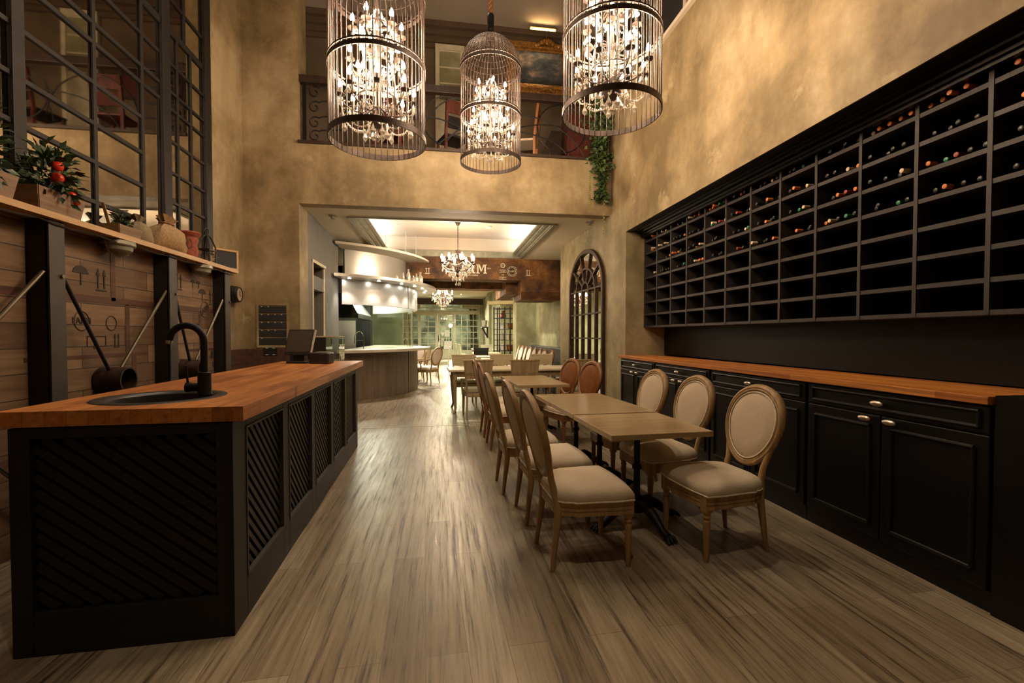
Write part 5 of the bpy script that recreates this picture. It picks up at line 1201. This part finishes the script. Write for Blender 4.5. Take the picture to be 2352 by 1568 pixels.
for (a, b_) in ((-.48, -.2), (.0, -.2), (.48, -.2), (-.48, .2), (.48, .2), (-.24, -.2), (.24, -.2)): MB().box(a - .022, a + .022, b_ - .022, b_ + .022, 0, 2.62).build('upright', 'iron', t, smooth=0)
for z in (.35, .8, 1.25, 1.7, 2.15, 2.55): MB().box(-.5, .5, -.23, .23, z - .012, z + .012).build('shelf', 'iron', t, smooth=0)
for z in (.58, 1.02, 1.48, 1.92, 2.35): MB().box(-.5, .5, -.225, -.205, z - .01, z + .01).build('guard_bar', 'iron', t, smooth=0)
def onshelf(x, y, z):
    a = radians(-28); return (2.62 + x * cos(a) - y * sin(a), 18.9 + x * sin(a) + y * cos(a), z + .013)
SI = ((-.15, .0, 2.15, 'j', 'brown jug on the top shelf of the black display shelf'), (-.2, 0, 1.7, 'b', 'pale box left on the second shelf of the black display shelf'), (.25, 0, 1.7, 'k', 'round woven basket on the second shelf of the black display shelf'), (-.2, 0, 1.25, 'p', 'white jar on the third shelf of the black display shelf'), (.25, 0, 1.25, 's', 'row of pale books on the third shelf of the black display shelf'),
      (-.2, 0, .8, 'b', 'white box on the fourth shelf of the black display shelf'), (.2, 0, .8, 'k', 'low tan basket on the fourth shelf of the black display shelf'), (0, 0, .35, 's', 'pale books on the lowest shelf of the black display shelf'))
for (x, y, z, k, lb) in SI:
    q = thing({'j': 'jug', 'b': 'box', 'k': 'basket', 'p': 'jar', 's': 'book_row'}[k], lb, {'j': 'jug', 'b': 'box', 'k': 'basket', 'p': 'jar', 's': 'books'}[k], onshelf(x, y, z), radians(-28))
    if k == 'j': MB().lathe([(.08, 0), (.13, .05), (.12, .14), (.05, .24), (.04, .3), (.06, .31)], n=18).build('body', 'terra', q)
    if k == 'k': MB().lathe([(.13, 0), (.17, .03), (.19, .2), (.18, .24), (.16, .22)], n=20).build('basket', 'cane', q)
    if k == 'p': MB().lathe([(.09, 0), (.1, .02), (.1, .2), (.06, .24), (.07, .27)], n=18).build('body', 'pvc', q)
    if k == 'b': MB().box(-.12, .12, -.1, .1, 0, .26).build('box', 'pvc', q, smooth=0, bevel=.005)
    if k == 's':
        for i in range(8): MB().box(-.2 + i * .05, -.156 + i * .05, -.09, .09, 0, .2 + .02 * (i * 7 % 4)).build('book', ('pvc', 'cream', 'cane', 'fram')[i % 4], q, smooth=0)
p = thing('wall_ledge', 'pale carved wooden ledge above the black display shelf', 'ledge', (2.5, 18.6, 2.72), radians(-28)); MB().hexa([(-.6, -.2, 0), (.6, -.2, 0), (-.6, .2, 0), (.6, .2, 0), (-.65, -.3, .12), (.65, -.3, .12), (-.65, .2, .12), (.65, .2, .12)]).build('ledge', 'cream', p, smooth=0)
p = thing('wall_bracket_shelf', 'small iron bracket shelf on the far right wall with a pot', 'shelf', (2.42, 25.0, 1.85)); MB().box(-.35, 0, -.5, .3, 0, .05).build('board', 'iron', p, smooth=0)
for y in (-.35, .15): MB().bar((-.02, y, -.5), (-.3, y, 0), .04).bar((-.02, y, -.55), (-.02, y, 0), .04).build('bracket', 'iron', p, smooth=0)
p = thing('metal_pail', 'grey metal pail on the bracket shelf at the far right', 'pail', (2.24, 24.85, 1.901)); MB().lathe([(.12, 0), (.16, .35), (.165, .36), (.14, .34)], n=18).build('pail', 'silver', p); MB().tube([(0, -.16, .34), (0, -.1, .5), (0, .1, .5), (0, .16, .34)], .01, 5).build('handle', 'iron', p)

# ceiling devices
for (x, y, z, lb) in ((-1.86, 8.2, 3.49, 'small sprinkler on the soffit over the grey wall'), (2.62, 7.95, 3.49, 'small flat ceiling speaker on the soffit near the arched mirror')):
    p = thing('ceiling_device', lb, 'device', (x, y, z)); MB().lathe([(.07, 0), (.07, -.012), (.03, -.016), (.028, -.05), (.045, -.055), (.02, -.06)], n=18).build('body', 'ringgrey', p)
p = thing('security_camera', 'small dark camera on the soffit by the right wall', 'camera', (2.60, 7.62 + .3, 3.49)); MB().lathe([(.05, 0), (.05, -.02), (.02, -.03)], (.0, -.12, 0), 14).build('mount', 'pvc', p); MB().cyl((0, -.12, -.05), (-.03, -.24, -.07), .03, n=12).build('lens_body', 'plastic', p)
p = thing('smoke_detector', 'white smoke detector on the tray ceiling', 'detector', (1.05, 10.6, 3.98)); MB().lathe([(.075, 0), (.075, -.03), (.05, -.05), (.02, -.052)], n=20).build('body', 'pvc', p)
p = thing('track_spotlight', 'small track spotlight on the rear ceiling right of the rusted beam', 'lamp', (1.75, 18.2, 3.75)); MB().cyl((0, 0, 0), (0, 0, -.16), .012, n=8).build('stem', 'iron', p); MB().cyl((0, .05, -.15), (-.05, -.12, -.24), .05, n=14).build('head', 'iron', p)

# ------------------------------------------------------------------ light
W = bpy.data.worlds.new('world'); SC.world = W; W.use_nodes = True
W.node_tree.nodes['Background'].inputs[0].default_value = (.55, .5, .42, 1); W.node_tree.nodes['Background'].inputs[1].default_value = .02
WARM = (1.0, .70, .42)
for i, (x, y, pw) in enumerate(((.2, .2, 95), (-1.9, 4.9, 75), (1.5, 4.4, 90), (-.2, 6.4, 100))):  # added downlights with no fitting in view, they brighten floor and bar
    p = thing('added_spot', 'added unseen warm spot high above the bar room, brightening its floor', 'lamp', (x, y, 7.3), 0, 'added spots of the high ceiling'); MB().lathe([(.08, 0), (.085, -.006), (.06, -.007)], n=20).build('ring', 'pvc', p)
    MB().lathe([(.058, 0), (.001, -.001)], (0, 0, -.0065), 16).build('lens', 'spotglow', p)
    l = light('added_spot_light', 'SPOT', (0, 0, -.02), pw, (1, .86, .64), spot_size=radians(75), spot_blend=.9, shadow_soft_size=.06); l.parent = p
for i, (x, y, pw) in enumerate(((.2, 14.6, 260), (-1.4, 18.5, 300), (.6, 19.5, 300), (-.6, 23.5, 380), (1.0, 25.8, 240), (2.9, 15.4, 22))):  # added spots, assumed fittings that brighten the rear dining room
    p = thing('added_spot', 'added warm spot in the rear ceiling to brighten the dining room', 'lamp', (x, y, 3.75), 0, 'added spots of the rear ceiling'); MB().lathe([(.07, 0), (.075, -.006), (.055, -.007)], n=20).build('ring', 'pvc', p)
    MB().lathe([(.054, 0), (.001, -.001)], (0, 0, -.0065), 16).build('lens', 'spotglow', p)
    l = light('added_spot_light', 'SPOT', (0, 0, -.02), pw, (1, .91, .70), spot_size=radians(165), spot_blend=.8, shadow_soft_size=.05); l.parent = p
p = thing('added_lantern', 'added warm round lantern to brighten the outside beyond the glass door', 'lamp', (.5, 31.5, 2.1)); MB().ball((0, 0, 0), .13, 14, 10).build('globe', 'warmglow', p); MB().cyl((0, 0, -2.1), (0, 0, -.12), .03, n=8).build('pole', 'iron', p)  # lantern added to light the outside behind the glazing
l = light('outside_fill_light', 'POINT', (.5, 31.4, 2.45), 260, (1, .86, .62), shadow_soft_size=.15); l.parent = None  # added fill light for the wall outside
p = thing('galley_fill', 'added flat lamp to brighten the show kitchen work area', 'lamp', (-2.15, 13.0, 2.58)); MB().box(-.3, .3, -.1, .1, 0, .04).build('housing', 'pvc', p, smooth=0)  # added lamp, lifts the dark kitchen interior behind the glass
l = light('galley_fill_light', 'AREA', (0, 0, -.01), 14, (1, .95, .8), shape='RECTANGLE', size=.55, size_y=.18); l.parent = p
p = thing('galley_fill', 'added flat lamp to brighten the rear wall of the show kitchen', 'lamp', (-2.05, 14.35, 2.56)); MB().box(-.3, .3, -.1, .1, 0, .04).build('housing', 'pvc', p, smooth=0)  # second added lamp, brightens the rear wall and cupboard
l = light('galley_fill_light', 'AREA', (0, 0, -.01), 14, (1, .95, .8), shape='RECTANGLE', size=.55, size_y=.18); l.parent = p
SC.view_settings.view_transform = 'Standard'; SC.view_settings.look = 'None'; SC.view_settings.gamma = 1.0
SC.view_settings.use_curve_mapping = False; SC.view_settings.exposure = 1.95
try:
    SC.cycles.caustics_reflective = False; SC.cycles.caustics_refractive = False; SC.cycles.max_bounces = 5; SC.cycles.transparent_max_bounces = 14; SC.cycles.sample_clamp_indirect = 4.0
except Exception: pass
